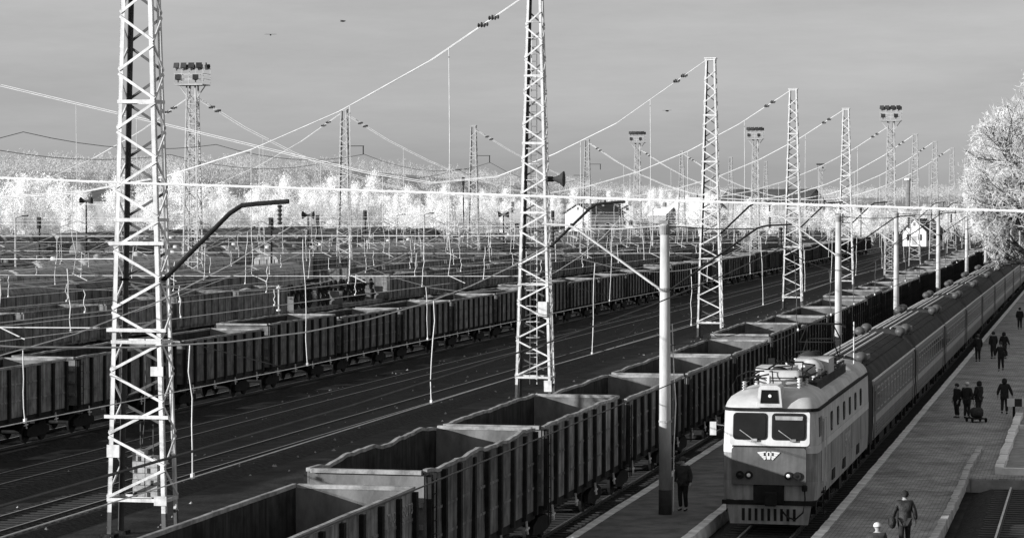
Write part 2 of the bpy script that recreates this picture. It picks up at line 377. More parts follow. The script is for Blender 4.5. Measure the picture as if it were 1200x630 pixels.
def gondola(wz=0.0, wx=0.0, seed=0, mark=None, top=0.0):
    """one open wagon; origin on the rail head under its middle"""
    global GT
    GT0 = GT; GT = GT + top
    root = empty('gondola_wagon')
    for sx in (-1, 1):
        fz, fx = wob(wz, seed + sx), wob(wx, seed + 7 + sx)
        side_mesh(sx, fz, fx).build('side_panel', M['wagon'], root)
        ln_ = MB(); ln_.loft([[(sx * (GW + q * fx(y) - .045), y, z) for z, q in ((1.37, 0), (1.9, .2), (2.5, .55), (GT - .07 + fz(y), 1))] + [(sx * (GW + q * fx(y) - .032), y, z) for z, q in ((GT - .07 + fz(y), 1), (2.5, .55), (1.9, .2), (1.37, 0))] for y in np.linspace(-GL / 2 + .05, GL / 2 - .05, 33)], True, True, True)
        ln_.build('inner_shade', M['inner_shade'], root)  # thin sheet on the inner wall, its shade put into the colour
        b = MB(); ys = np.linspace(-GL / 2, GL / 2, 33)
        rings = [[(sx * (GW + fx(y) - .05), y, GT - .06 + fz(y)), (sx * (GW + fx(y) + .06), y, GT - .06 + fz(y)), (sx * (GW + fx(y) + .06), y, GT + .03 + fz(y)), (sx * (GW + fx(y) - .05), y, GT + .03 + fz(y))] for y in ys]
        b.loft(rings, True, True, True).build('top_rail', M['rim'], root)  # rail in a lighter grey than the panels
        c = MB()
        for i in range(8):
            for z in (2.0, 2.72):
                c.box((sx * (GW + .038), (RIBY[i] + RIBY[i + 1]) / 2, z), (.03, 1.32, .07))
        c.build('panel_stiffener', M['wagon'], root)
        rb = MB(); rb.prism([(-.10, 1.2), (.10, 1.2), (.10, GT - .09), (-.10, GT - .09)], GW + .032, GW + .14, 'x') if sx > 0 else rb.prism([(-.10, 1.2), (.10, 1.2), (.10, GT - .09), (-.10, GT - .09)], -GW - .14, -GW - .032, 'x')
        rme = rb.mesh('side_post', M['wagon_rib'])  # posts in a darker grey than the panels
        for y in RIBY: link('side_post', rme, root, (0, max(-6.24, min(6.24, y)), 0))
        s = MB(); s.span((sx * 1.36, -6.4, 1.08), (sx * 1.52, 6.4, 1.31)); s.build('side_sill', M['wagon_rib'], root)
        l = MB(); l.beam((sx * 1.56, 0, 1.22), (sx * 1.6, .05, .78), .05); l.beam((sx * 1.6, -.18, .92), (sx * 1.6, .2, .95), .045); lm = l.mesh('latch', M['latch'])
        for y in (-5.2, -1.6, 1.7, 5.0): link('latch', lm, root, (0, y, 0))
        ld = MB(); y = sx * -6.1
        for q in (-.16, .16): ld.beam((sx * 1.67, y + q, .75), (sx * 1.67, y + q, GT - .2), .03)
        for k in range(8): ld.beam((sx * 1.67, y - .16, .85 + k * .33), (sx * 1.67, y + .16, .85 + k * .33), .025)
        ld.build('ladder', M['wagon_rib'], root)
    for sy in (-1, 1):
        b = MB(); y = sy * (GL / 2 + .0)
        b.span((-GW + .035, y - sy * .03, 1.32), (GW - .035, y + sy * .03, GT - .08)); b.build('end_wall', M['wagon_in'], root)
        t = MB(); t.span((-GW + .08, y - sy * .05, GT - .075), (GW - .08, y + sy * .13, GT + .025)); t.build('end_rail', M['rim'], root)
        c = MB()
        for z in (1.75, 2.3, 2.85): c.span((-GW + .05, y + sy * .034, z), (GW - .05, y + sy * .13, z + .12))
        c.build('end_stiffener', M['wagon'], root)
        k = MB(); k.beam((0, sy * 6.2, .98), (0, sy * 6.92, .98), .22, .26); k.box((0, sy * 6.90, .98), (.36, .20, .36)); k.build('coupler', M['under'], root)
        bg_ = MB()
        for s in (-1, 1): bg_.prism([(-1.25, .35), (-.9, .28), (0, .25), (.9, .28), (1.25, .35), (1.2, .6), (.5, .78), (-.5, .78), (-1.2, .6)], s * .98 - .07, s * .98 + .07, 'x')
        bg_.box((0, 0, .62), (2.0, .4, .28))
        bo = bg_.build('bogie', M['under'], root, loc=(0, sy * 4.33, 0))
        for wy in (-.925, .925):
            wh = MB()
            for s in (-1, 1): wh.lathe([(.30, s * .80 - .065), (.475, s * .80 - .05), (.475, s * .80 + .05), (.30, s * .80 + .065)], 16, axis='x', c=(0, wy, .475))
            wh.tube([(-.8, wy, .475), (.8, wy, .475)], .08, 8); wh.build('wheelset', M['under'], bo)
    f = MB(); f.span((-1.46, -6.33, 1.30), (1.46, 6.33, 1.36)); f.build('floor', M['wagon_rib'], root)
    u = MB(); u.span((-.25, -6.4, .85), (.25, 6.4, 1.29)); u.tube([(.7, -.5, .9), (.7, .6, .9)], .22, 10); u.box((-.75, 0, .92), (.5, .6, .35)); u.build('underframe', M['under'], root)
    GT = GT0
    return root
def text_part(body, size, parent, loc, rot, m, name='lettering', shear=0.0, ext=.004):
    cu = bpy.data.curves.new(name, 'FONT'); cu.body = body; cu.size = size; cu.extrude = ext; cu.align_x = 'CENTER'; cu.align_y = 'CENTER'; cu.shear = shear; cu.materials.append(m)
    q = bpy.data.objects.new(name, cu); COL.objects.link(q); bpy.context.view_layer.update()
    me = bpy.data.meshes.new_from_object(q.evaluated_get(bpy.context.evaluated_depsgraph_get())); me.name = name; bpy.data.objects.remove(q)
    return link(name, me, parent, loc, rot)

G1 = 'open wagons coupled in the near freight train'
near = TR['freight']
D0 = 55.0                                        # middle of the nearest wagon in view
protos = [gondola(.006, .008, 3), gondola(.085, .06, 11, top=.27), gondola(.03, .03, 25, top=.22), gondola(.03, .03, 31)]
NEARL = ['nearest open wagon with stencilled letters on its side and a straight pale rim', 'open wagon with a badly bent wavy rim, coupled behind the stencilled one',
         'tall open wagon with light grey inner end wall, coupled behind the wavy-rimmed one', 'open wagon directly behind the tall concrete pole with the man at its foot']
text_part('ТИС', .34, protos[0], (1.546, 4.2, 2.95), (R(90), 0, R(90)), M['wagon_mark'])
text_part('ИЗОТЗ', .36, protos[0], (1.546, 5.55, 2.98), (R(90), 0, R(90)), M['wagon_mark'])
for i in range(-1, 25):
    if i < 0: o = copy_tree(protos[3])
    elif i < 4: o = protos[i]
    else: o = copy_tree(protos[(0, 3, 2, 3)[i % 4]] if i % 4 else protos[3])
    o.location = (near, D0 + i * 13.92, 0)
    if i > 3 and (i % 2): o.rotation_euler = (0, 0, math.pi)
    if i < 0: lab = 'open wagon just entering the bottom of the picture in front of the stencilled one'
    elif i < 4: lab = NEARL[i]
    else: lab = 'sooty open wagon beside the passenger train, %s in the near freight train' % ORD[i]
    tag(o, lab, 'wagon', G1)
    if i >= 4:
        for ch in list(o.children):
            if ch.name.startswith('lettering'): bpy.data.objects.remove(ch)

# second row
G2 = 'open wagons in the long row across the empty tracks'
y0 = (3235 / (1288 - 85) - .224) * 44.3
for i in range(-2, 30):
    o = copy_tree(protos[(3, 0, 2, 3, 0)[i % 5]]); o.location = (TR['row2'], y0 + 6.96 + i * 13.92, 0)
    o.rotation_euler = (0, 0, math.pi if random.random() < .4 else 0)
    for ch in list(o.children):
        if ch.name.startswith('lettering'): bpy.data.objects.remove(ch)
    tag(o, 'dark open wagon in the long row beyond the empty tracks, %s from the left' % ORD[i + 2], 'wagon', G2)

# simpler wagons for the rows further back ---------------------------
def far_gondola():
    b = MB()
    for s in (-1, 1):
        b.span((s * 1.47, -6.36, 1.3), (s * 1.53, 6.36, 3.42)); b.span((s * 1.42, -6.36, 3.42), (s * 1.58, 6.36, 3.5))
        b.span((-1.46, s * 6.33, 1.3), (1.46, s * 6.39, 3.4)); b.span((-1.4, s * 6.3, 3.4), (1.4, s * 6.42, 3.49))
        for y in RIBY: b.box((s * 1.58, max(-6.24, min(6.24, y)), 2.3), (.1, .18, 2.2))
        b.box((0, s * 4.3, .55), (2.0, 2.6, .6)); b.box((0, s * 6.6, 1.0), (.3, .5, .3))
    b.span((-1.45, -6.3, 1.1), (1.45, 6.3, 1.36))
    return b
def far_boxcar():
    b = MB(); prof = [(-1.45, 1.1), (1.45, 1.1), (1.45, 3.75), (1.15, 4.15), (.6, 4.38), (0, 4.45), (-.6, 4.38), (-1.15, 4.15), (-1.45, 3.75)]
    b.prism(prof, -6.9, 6.9, 'y')
    for s in (-1, 1):
        for y in np.linspace(-6.5, 6.5, 9): b.box((s * 1.49, y, 2.4), (.08, .14, 2.6))
        b.span((s * 1.46, -1.1, 1.3), (s * 1.56, 1.1, 3.5)); b.box((0, s * 4.6, .55), (2.0, 2.6, .6)); b.box((0, s * 7.1, 1.0), (.3, .5, .3))
        for x in (-.9, 0, .9): b.box((x, s * 6.94, 2.5), (.12, .08, 2.6))
    return b
def far_tank():
    b = MB(); b.lathe([(.2, -5.45), (.8, -5.4), (1.25, -5.2), (1.48, -4.9), (1.5, -4.7), (1.5, 4.7), (1.48, 4.9), (1.25, 5.2), (.8, 5.4), (.2, 5.45)], 20, axis='y', c=(0, 0, 2.85))
    b.lathe([(.42, 4.25), (.42, 4.6), (.3, 4.7)], 12); b.span((-1.3, -5.9, 1.0), (1.3, 5.9, 1.25))
    for s in (-1, 1):
        b.box((0, s * 4.0, .55), (2.0, 2.6, .6)); b.box((0, s * 6.1, 1.0), (.3, .5, .3))
        for y in (-3, 0, 3): b.tube([(1.53 * math.cos(t), y, 2.85 + 1.53 * math.sin(t)) for t in np.linspace(-.4, 3.54, 13)], .03, 4)
        b.beam((s * .5, .8, 4.3), (s * 1.5, 1.3, 1.2), .06)
    return b
FG, FB, FT = far_gondola().mesh('gondola_wagon', M['wagon']), far_boxcar().mesh('covered_wagon', M['box']), far_tank().mesh('tank_wagon', M['tank'])
FT2 = FT.copy(); FT2.materials[0] = M['tank_pale']; FB2 = FB.copy(); FB2.materials[0] = M['box_pale']
lo_b = MB(); rgl = random.Random(4); ys_ = np.linspace(-6.2, 6.2, 17)
lo_b.loft([[(x, y, 2.7 + (.75 * (1 - (x / 1.45) ** 2) * (.6 + .4 * math.sin(y * 1.3)) + rgl.uniform(-.1, .1)) * (1 if abs(y) < 6 else .2)) for x in np.linspace(-1.43, 1.43, 9)] for y in ys_], False)
LOAD = lo_b.mesh('coal_load', M['load'])
def flat_wheelsets(loc, n, lab):
    f = empty('flat_wagon', loc); tag(f, lab, 'wagon', 'flat wagons loaded with wheelsets')
    d = MB(); d.span((-1.4, -6.7, 1.0), (1.4, 6.7, 1.32)); d.build('deck', M['wagon'], f)
    for s in (-1, 1):
        e_ = MB(); e_.span((-1.4, s * 6.7 - .05, 1.32), (1.4, s * 6.7 + .05, 2.5)); e_.build('end_board', M['wagon_in'], f)
        b_ = MB(); b_.box((0, s * 4.5, .55), (2, 2.6, .6)); b_.build('bogie', M['under'], f)
    return f
ws = MB()
for s in (-1, 1): ws.lathe([(.12, s * .79 - .09), (.40, s * .79 - .06), (.52, s * .79 - .06), (.52, s * .79 + .06), (.40, s * .79 + .03), (.12, s * .79 + .09)], 18, axis='x')
ws.tube([(-1.1, 0, 0), (1.1, 0, 0)], .09, 8); WS = ws.mesh('wheelset', M['under'])
r3 = TR['row3']
for k, (yc, lab) in enumerate(((216.5, 'flat wagon loaded with railway wheelsets, the nearer of the two'), (231.0, 'flat wagon loaded with railway wheelsets, the farther of the two'))):
    flat_wheelsets((r3, yc, 0), 0, lab)
    for j in range(9):
        for lay in range(2):
            if (j + k * 4) % 6 == 5: continue
            o = link('railway_wheelset', WS, None, (r3 + random.uniform(-.1, .1), yc - 5.2 + j * 1.28, 1.84 + lay * .95))
            tag(o, 'dark steel wheelset stacked on a flat wagon in the third row', 'wheelset', 'wheelsets loaded on the flat wagons')
def far_row(x, y0, y1, kinds, desc, gap=.04, seed=0, each=False):
    nn = 0; r = random.Random(seed); y = y0; kind = r.choice(kinds); left = r.randint(3, 9)
    while y < y1:
        if left <= 0: kind = r.choice(kinds); left = r.randint(3, 9)
        left -= 1; me, ln = {'g': (FG, 13.92), 'b': (FB, 14.73), 't': (FT, 12.02)}[kind]
        if r.random() > gap:
            pale = r.random() < (.55 if 'sixth' in desc or 'fifth' in desc else .3)
            if pale and kind == 't': me = FT2
            if pale and kind == 'b': me = FB2
            o = link(me.name.split('.')[0], me, None, (x, y + ln / 2, 0), (0, 0, math.pi * r.randint(0, 1)))
            nm = {'g': 'open wagon', 'b': 'covered wagon', 't': 'tank wagon'}[kind]
            if kind == 'g' and r.random() < .45: link('load', LOAD, o)
            px = 1288 - 3235 / ((y + ln / 2) / abs(x) + .224); nn += px > 8
            if pale and kind != 'g': nm = 'pale ' + nm
            elif kind == 'g': nm = 'dark ' + nm
            else: nm = 'dark ' + nm
            tag(o, ('%s, %s from the left in %s' % (nm, ORD[nn - 1], desc)) if each and 0 < nn <= len(ORD) else '%s standing in %s' % (nm, desc), 'wagon', '%ss in %s' % (nm, desc))
        y += ln
far_row(r3, 96.6, 200, 'g', 'the third row, left of the wheelset wagons', 0, 1, True)
far_row(r3, 238.6, 560, 'g', 'the third row, right of the wheelset wagons', .02, 2, True)
far_row(TR['t11'], 130, 560, 'gb', 'the fourth row, just behind the wheelset wagons', .03, 5, True)
far_row(-93.5, 200, 600, 'bt', 'the fifth row, behind the far masts', .03, 8, True)
far_row(-106.3, 215, 610, 'tt', 'the sixth row far back in the yard', .05, 9, True)
far_row(-119.1, 240, 620, 'gt', 'the seventh row far back in the yard', .05, 10)
far_row(-131.9, 270, 620, 'bg', 'the eighth row far back in the yard', .05, 12)
far_row(-151.1, 300, 630, 'tb', 'the ninth row far back in the yard', .04, 13)
far_row(-170.3, 350, 640, 'gb', 'the tenth row far back in the yard', .04, 14)
far_row(-195.9, 400, 640, 'tb', 'the last row of the yard below the white trees', .02, 15)
# ------------------------------------------------------------------ electric locomotive
LX, LY0, LLEN = TR['passenger'], 82.0, 19.2
loco = empty('electric_locomotive', (LX, LY0, 0))
tag(loco, 'white-faced electric locomotive with winged emblem heading the passenger train', 'locomotive')
HW = 1.5
def plan(front, rear, hw, rc, n=7):              # rounded rectangle seen from above
    pts = []
    for cx, cy, a0 in ((hw - rc, front + rc, -90), (hw - rc, rear - rc, 0), (-hw + rc, rear - rc, 90), (-hw + rc, front + rc, 180)):
        for k in range(n):
            t = R(a0 + 90 * k / (n - 1)); pts.append((cx + rc * math.cos(t), cy + rc * math.sin(t)))
    return pts
def shell(levels, name, m, cap=False, smooth=False):
    b = MB(); b.loft([[(x, y, z) for x, y in plan(f, LLEN - f, hw, rc)] for z, f, hw, rc in levels], True, False, cap)
    return b.build(name, m, loco, smooth)
shell([(1.02, .02, 1.46, .45), (1.62, 0.0, HW, .45)], 'skirt', M['loco_skirt'])
shell([(1.62, .01, HW - .003, .45), (2.50, .03, HW - .003, .45)], 'lower_body', M['loco_mid'])
shell([(2.50, .02, HW + .004, .45), (2.74, .03, HW + .004, .45)], 'white_stripe', M['loco_white'])
shell([(2.74, .03, HW - .003, .45), (3.86, .17, HW - .02, .47)], 'upper_body', M['loco_grey'])
shell([(3.81, .08, HW + .03, .5), (3.90, .09, HW + .03, .5)], 'gutter', M['bracket'], True)
# roof cap over each cab, lower machine-room roof between
def roofcap(f0, f1, sy):
    b = MB(); rings = []
    for t in np.linspace(0, 1, 9):
        a = t * math.pi / 2; y = f0 + (1 - math.cos(a)) * .0 + 1.35 * t * t * .9 + .0
        rings.append(y)
    lev = [(3.89, .14, 1.47, .5), (4.05, .24, 1.42, .5), (4.2, .42, 1.32, .48), (4.32, .70, 1.14, .45), (4.41, 1.05, .88, .42), (4.46, 1.4, .55, .35)]
    rr = []
    for z, f, hw, rc in lev:
        pts = [(x, y) for x, y in plan(f, 4.2, hw, rc)]
        rr.append([(x, (y if sy > 0 else LLEN - y), z) for x, y in pts])
    if sy < 0: rr = [list(reversed(r)) for r in rr]
    b.loft(rr, True, False, True); return b.build('cab_roof', M['loco_roof'], loco, True)
roofcap(0, 0, 1); roofcap(0, 0, -1)
b = MB(); prof = [(-1.45, 3.88), (-1.3, 4.12), (-.9, 4.22), (.9, 4.22), (1.3, 4.12), (1.45, 3.88)]
b.prism(prof, 3.3, LLEN - 3.3, 'y'); b.build('machine_roof', M['loco_roof'], loco)
def rrect(cx, cz, w, h, r, n=5):
    pts = []
    for sx, sz, a0 in ((1, -1, -90), (1, 1, 0), (-1, 1, 90), (-1, -1, 180)):
        for k in range(n):
            t = R(a0 + 90 * k / (n - 1)); pts.append((cx + sx * (w / 2 - r) + r * math.cos(t), cz + sz * (h / 2 - r) + r * math.sin(t)))
    return pts
def yface(z): return .03 + (z - 2.74) * .14 / 1.12
def plate(poly, yoff, th, rake=True):           # a plate lying on the raked front; poly in x, z
    b = MB(); n = len(poly)
    fr = [(x, (yface(z) if rake else .03) - yoff - th, z) for x, z in poly]; bk = [(x, (yface(z) if rake else .03) - yoff + .03, z) for x, z in poly]
    b.add(fr + bk, [tuple(range(n)), tuple(reversed(range(n, 2 * n)))] + [(i, n + i, n + (i + 1) % n, (i + 1) % n) for i in range(n)]); return b
# white face panel and windscreens
plate(rrect(0, 3.28, 2.52, 1.10, .12), 0, .012).build('face_panel', M['loco_white'], loco)
for s in (-1, 1):
    fr = plate(rrect(s * .61, 3.33, 1.08, .84, .12), .012, .022).build('windscreen', M['bracket'], loco)
    plate(rrect(s * .61, 3.33, .98, .74, .10), .034, .012).build('pane', M['glass'], fr)
    if s > 0: plate([(s * .61 - .42, 3.54), (s * .61 + .42, 3.54), (s * .61 + .44, 3.66), (s * .61 - .44, 3.66)], .048, .004).build('pane_top_band', M['coach_band'], fr)  # pale band along the top of the right pane
    wp = MB(); wp.beam((s * .61 - .02 + .12, yface(2.95) - .09, 2.93), (s * .61 - .32, yface(3.2) - .08, 3.22), .025); wp.box((s * .61 + .14, yface(2.92) - .07, 2.91), (.18, .08, .08)); wp.build('wiper', M['rim'], loco)
# headlight box on the roof edge
hb = MB(); tr = [(-.40, 3.93), (.40, 3.93), (.34, 4.55), (.24, 4.62), (-.24, 4.62), (-.34, 4.55)]
hb.prism(tr, .04, 1.0, 'y'); h_ = hb.build('headlight_box', M['loco_white'], loco)
hp = MB(); hp.prism([(-.29, 4.06), (.29, 4.06), (.25, 4.48), (-.25, 4.48)], .015, .06, 'y'); hp.build('headlight', M['glass'], h_)
hl = MB(); hl.lathe([(.045, 0), (.055, .02), (.055, .05)], 14, axis='y', c=(0.02, -.01, 4.29)); hl.build('lamp', M['lamp_glass'], h_)
# nose panel, recess, emblem, buffer-beam lights
nb = MB(); nb.prism([(-1.17, 1.52), (1.17, 1.52), (1.17, 2.62), (1.10, 2.70), (-1.10, 2.70), (-1.17, 2.62)], -.13, .05, 'y'); nb.build('nose_panel', M['loco_dark'], loco)
nt_ = MB(); nt_.box((0, -.07, 2.715), (2.3, .18, .03)); nt_.build('nose_ledge', M['bracket'], loco)
for s in (-1, 1):
    for dx, on in ((.62, True), (.90, False)):
        l = MB(); l.lathe([(.10, -.20), (.125, -.20), (.125, -.10), (.10, -.1)], 14, axis='y', c=(s * dx, 0, 1.82)); lo_ = l.build('headlight', M['bracket'], loco)
        l2 = MB(); l2.lathe([(.02, -.215), (.06, -.205), (.06, -.15)], 12, axis='y', c=(s * dx, 0, 1.82)); l2.build('lens', M['lamp_glass'] if on else M['glass'], lo_)
# winged emblem: a cog-edged disc with spread wings
em = MB()
em.prism([(-.05, 2.32), (.05, 2.32), (.08, 2.50), (.05, 2.56), (-.05, 2.56), (-.08, 2.50)], -.165, -.125, 'y')
for s in (-1, 1):
    for k in range(4):
        z0 = 2.57 - k * .062; x1 = .36 - k * .06
        P = [(s * .09, z0), (s * x1, z0 - .03), (s * (x1 - .05), z0 - .085), (s * .09, z0 - .055)]
        if s < 0: P = P[::-1]
        em.prism(P, -.16, -.125, 'y')
eo = em.build('winged_emblem', M['wall_white'], loco)
for s in (-1, 0, 1): MB().prism([(s * .13 - .022, 2.43), (s * .13 + .022, 2.43), (s * .13 + .022, 2.53), (s * .13 - .022, 2.53)], -.172, -.16, 'y').build('emblem_letter', M['bracket'], eo)
# front gear
cb = MB(); cb.box((0, -.03, 1.22), (.95, .3, .56)); cb.build('coupler_recess', M['bracket'], loco)
ck = MB(); ck.box((.06, -.33, 1.10), (.30, .5, .30)); ck.box((.12, -.55, 1.12), (.34, .22, .42)); ck.build('coupler', M['under'], loco)
bm_ = MB(); bm_.box((0, -.03, .95), (2.95, .14, .13)); bm_.build('buffer_beam', M['bracket'], loco)
pi = MB(); pi.prism([(-1.32, .88), (1.32, .88), (1.22, .28), (-1.22, .28)], -.06, .05, 'y'); pl_ = pi.build('pilot', M['loco_skirt'], loco)
for k in range(9): sb = MB().box((-.8 + k * .2, -.075, .58), (.085, .03, .38)); sb.build('slot', M['bracket'], pl_)
hs = MB(); hs.tube([(1.12, -.1, 1.42), (1.16, -.28, 1.1), (1.1, -.34, .7), (.85, -.36, .47), (.6, -.3, .55), (.45, -.2, .7)], .028, 6); hs.lathe([(.07, 1.34), (.09, 1.38), (.09, 1.5), (.05, 1.54)], 8, c=(1.12, -.1, 0)); hs.build('brake_hose', M['under'], loco)
mr_ = MB(); mr_.beam((-1.48, .5, 3.3), (-1.78, .35, 3.35), .03); mr_.box((-1.82, .33, 3.22), (.2, .07, .42)); mr_.build('mirror', M['loco_white'], loco)
# side: door, grab rails, little windows, lettering, running gear
for s in (-1, 1):
    d = MB(); d.span((s * (HW - .02), 1.5, 1.5), (s * (HW + .012), 2.15, 3.55)); dd = d.build('cab_door', M['loco_grey'], loco)
    dw = MB(); dw.span((s * (HW - .0), 1.6, 2.75), (s * (HW + .02), 2.05, 3.4)); dw.build('pane', M['glass'], dd)
    cw = MB(); cw.span((s * (HW - .04), .62, 2.98), (s * (HW + .006), 1.35, 3.6)); cw.build('cab_window', M['glass'], loco)
    for y in (1.42, 2.24):
        h = MB(); h.beam((s * (HW + .07), y, 1.4), (s * (HW + .07), y, 3.5), .035); h.beam((s * HW, y, 1.42), (s * (HW + .08), y, 1.42), .03); h.beam((s * HW, y, 3.48), (s * (HW + .08), y, 3.48), .03); h.build('grab_rail', M['loco_white'], loco)
    for k in range(6):
        y = 4.6 + k * 2.15
        w = MB(); w.prism(rrect(y, 3.18, .62, .62, .12), s * (HW - .03) if s > 0 else s * (HW + .01), s * (HW + .01) if s > 0 else s * (HW - .03), 'x'); wo_ = w.build('side_window', M['bracket'], loco)
        w = MB(); w.prism(rrect(y, 3.18, .5, .5, .1), s * (HW - .03) if s > 0 else s * (HW + .02), s * (HW + .02) if s > 0 else s * (HW - .03), 'x'); w.build('pane', M['glass'], wo_)
    st = MB()
    for k in range(3): st.box((s * 1.48, 1.82, .5 + k * .32), (.2, .55, .04))
    st.beam((s * 1.55, 1.57, .45), (s * 1.55, 1.57, 1.3), .03); st.beam((s * 1.55, 2.07, .45), (s * 1.55, 2.07, 1.3), .03); st.build('cab_steps', M['under'], loco)
text_part('ЭРЖК', .62, loco, (HW + .010, 10.0, 2.08), (R(90), 0, R(90)), M['loco_grey'], shear=.35)
for s in (-1, 1):                               # welded panel seams and a row of louvres down each side
    for k in range(4):
        y = 4.6 + k * 3.6; MB().box((s * (HW + .002), y, 2.05), (.008, .014, .86)).build('panel_seam', M['wagon'], loco)
    for y in (5.2, 8.9, 14.2):
        MB().box((s * (HW + .006), y, 1.38), (.03, .9, .34)).build('louvre', M['bracket'], loco)
def bogie3(y, name='bogie', axles=(-2.1, 0, 2.1), r=.6, par=None):
    b = MB(); L2 = axles[-1] + .8
    for s in (-1, 1):
        b.prism([(-L2, .62), (L2, .62), (L2, .9), (.6, 1.0), (-.6, 1.0), (-L2, .9)], s * 1.1 - .06, s * 1.1 + .06, 'x')
        for a in axles: b.box((s * 1.14, a, .58), (.22, .42, .38)); b.tube([(s * 1.12, a + .45, .5), (s * 1.12, a + .45, .92)], .09, 8)
    b.box((0, 0, .8), (2.0, 1.0, .3)); bo = b.build(name, M['under'], par, loc=(0, y, 0))
    for a in axles:
        w = MB()
        for s in (-1, 1): w.lathe([(r * .6, s * .8 - .07), (r, s * .8 - .05), (r, s * .8 + .05), (r * .6, s * .8 + .07)], 18, axis='x', c=(0, a, r))
        w.tube([(-.8, a, r), (.8, a, r)], .09, 8); w.build('wheelset', M['under'], bo)
    return bo
bogie3(4.3, par=loco); bogie3(LLEN - 4.3, par=loco)
ub = MB(); ub.box((0, LLEN / 2, .75), (2.3, 3.2, .7)); ub.box((1.25, LLEN / 2 - 1, .8), (.3, .8, .5)); ub.build('battery_box', M['under'], loco)
# roof gear: resistor housings, insulators, air tanks, pantographs
rs = MB(); rs.lathe([(.12, -.68), (.26, -.66), (.29, -.5), (.29, .5), (.26, .66), (.12, .68)], 16, axis='x', c=(.1, 2.2, 4.68)); rs.build('air_tank', M['loco_roof'], loco, True)
hh = MB(); hh.box((-.55, 6.6, 4.6), (1.25, 1.6, .44)); hh.build('resistor_housing', M['loco_white'], loco)
hh = MB(); hh.box((.45, 9.2, 4.66), (1.15, 1.9, .62)); hh.build('resistor_housing', M['loco_roof'], loco)
hh = MB(); hh.lathe([(.1, 7.6), (.36, 7.62), (.40, 7.8), (.40, 8.3)], 16, axis='y', c=(.5, 0, 4.6)); hh.build('air_tank', M['loco_roof'], loco, True)
dm = MB(); dm.lathe([(.44, 0), (.44, .14), (.36, .36), (.2, .48), (.04, .52)], 14, c=(-.35, 5.6, 4.35)); dm.build('roof_ventilator', M['coach_roof'], loco, True)
dm = MB(); dm.lathe([(.46, 0), (.46, .14), (.38, .38), (.2, .5), (.04, .54)], 14, c=(.15, 10.2, 4.6)); dm.build('roof_ventilator', M['coach_roof'], loco, True)
ins = MB()
def ribbed(b, x, y, z, h, r=.09):
    prof = []
    for k in range(5): prof += [(r * .5, z + h * k / 5), (r, z + h * (k + .45) / 5), (r * .5, z + h * (k + .8) / 5)]
    b.lathe(prof, 8, c=(x, y, 0))
im = MB(); ribbed(im, 0, 0, 0, .42); IM = im.mesh('roof_insulator', M['loco_white'], True)
for (x, y, z) in ((-.95, 1.3, 4.25), (-.15, 1.1, 4.45), (.75, 1.7, 4.35), (-.8, 3.2, 4.25), (.8, 3.2, 4.25), (.85, 5.2, 4.2), (-.85, 9.6, 4.2), (.85, 9.4, 4.2), (.9, 11.5, 4.2), (-.9, 12.5, 4.2), (.85, 13.6, 4.2), (-.85, 15, 4.2)):
    link('roof_insulator', IM, loco, (x, y, z))
br = MB(); br.tube([(-.15, 1.1, 4.9), (-.95, 1.3, 4.72), (-.8, 3.2, 4.7), (-.4, 6, 5.0), (.9, 11.5, 4.68), (.85, 13.6, 4.68)], .03, 6); br.tube([(.75, 1.7, 4.8), (.8, 3.2, 4.7), (.85, 5.2, 4.66), (.85, 9.4, 4.66)], .03, 6); br.build('busbar', M['bracket'], loco)
gr_ = MB(); gr_.tube([(-1.25, 1.0, 4.15), (-1.28, 1.0, 4.55), (-1.15, 1.05, 4.82), (-.8, 1.1, 4.98), (-.3, 1.15, 5.0)], .028, 6); gr_.build('roof_conduit', M['bracket'], loco)
fe = MB()
for y in np.linspace(4.2, 14.5, 12): fe.beam((.95, y, 4.2), (.95, y, 4.55), .05)
fe.beam((.95, 4.2, 4.56), (.95, 14.5, 4.56), .06); fe.box((.9, 9, 4.32), (.35, 10, .3)); fe.build('roof_duct', M['coach_roof'], loco)
def panto(y, up):
    p = MB(); e = .35
    for s in (-1, 1): p.beam((-.75, y + s * .9, 4.62), (.75, y + s * .9, 4.62), .07); p.beam((s * .75, y - .9, 4.62), (s * .75, y + .9, 4.62), .07)
    z1, z2 = (5.25, 5.86) if up else (4.75, 4.84)
    k = 1.25 if up else 1.75
    for s in (-1, 1):
        for q in (-1, 1):
            p.beam((s * .7, y + q * .15, 4.66), (s * .62, y + q * k, z1), .04); p.beam((s * .62, y + q * k, z1), (s * .45, y + q * .12, z2), .035)
    for q in (-1, 1): p.beam((-.62, y + q * k, z1), (.62, y + q * k, z1), .035); p.tube([(-.95, y + q * .16, z2 - .12), (-.75, y + q * .16, z2), (.75, y + q * .16, z2), (.95, y + q * .16, z2 - .12)], .03, 6)
    p.build('pantograph', M['bracket'], loco)
panto(3.4, False); panto(15.4, True)
rgc = random.Random(9)
for k in range(9):                               # cables, bus pipes and small gear crowding the roof
    y = 1.6 + k * 1.5; x = rgc.uniform(-.9, .9)
    MB().tube([(x, y, 4.5), (x + rgc.uniform(-.3, .3), y + .3, 4.95), (x + rgc.uniform(-.7, .7), y + 1.0, 4.85), (x + rgc.uniform(-.5, .5), y + 1.5, 4.4)], .022, 5).build('roof_cable', M['bracket'], loco)
for (x, y, h) in ((-.3, 3.0, .6), (.45, 3.1, .55), (-.65, 4.6, .5), (.9, 6.2, .5), (-.1, 7.2, .7), (-.9, 8.0, .7), (.3, 11.2, .8), (.8, 12.2, .5)):
    MB().box((x, y, 4.3 + h / 2), (rgc.uniform(.12, .3), rgc.uniform(.15, .4), h)).build('roof_fitting', M['bracket'] if rgc.random() < .6 else M['loco_roof'], loco)
am = MB(); am.tube([(1.15, 16.4, 4.2), (1.15, 16.4, 5.9)], .03, 6); am.build('aerial', M['loco_white'], loco)

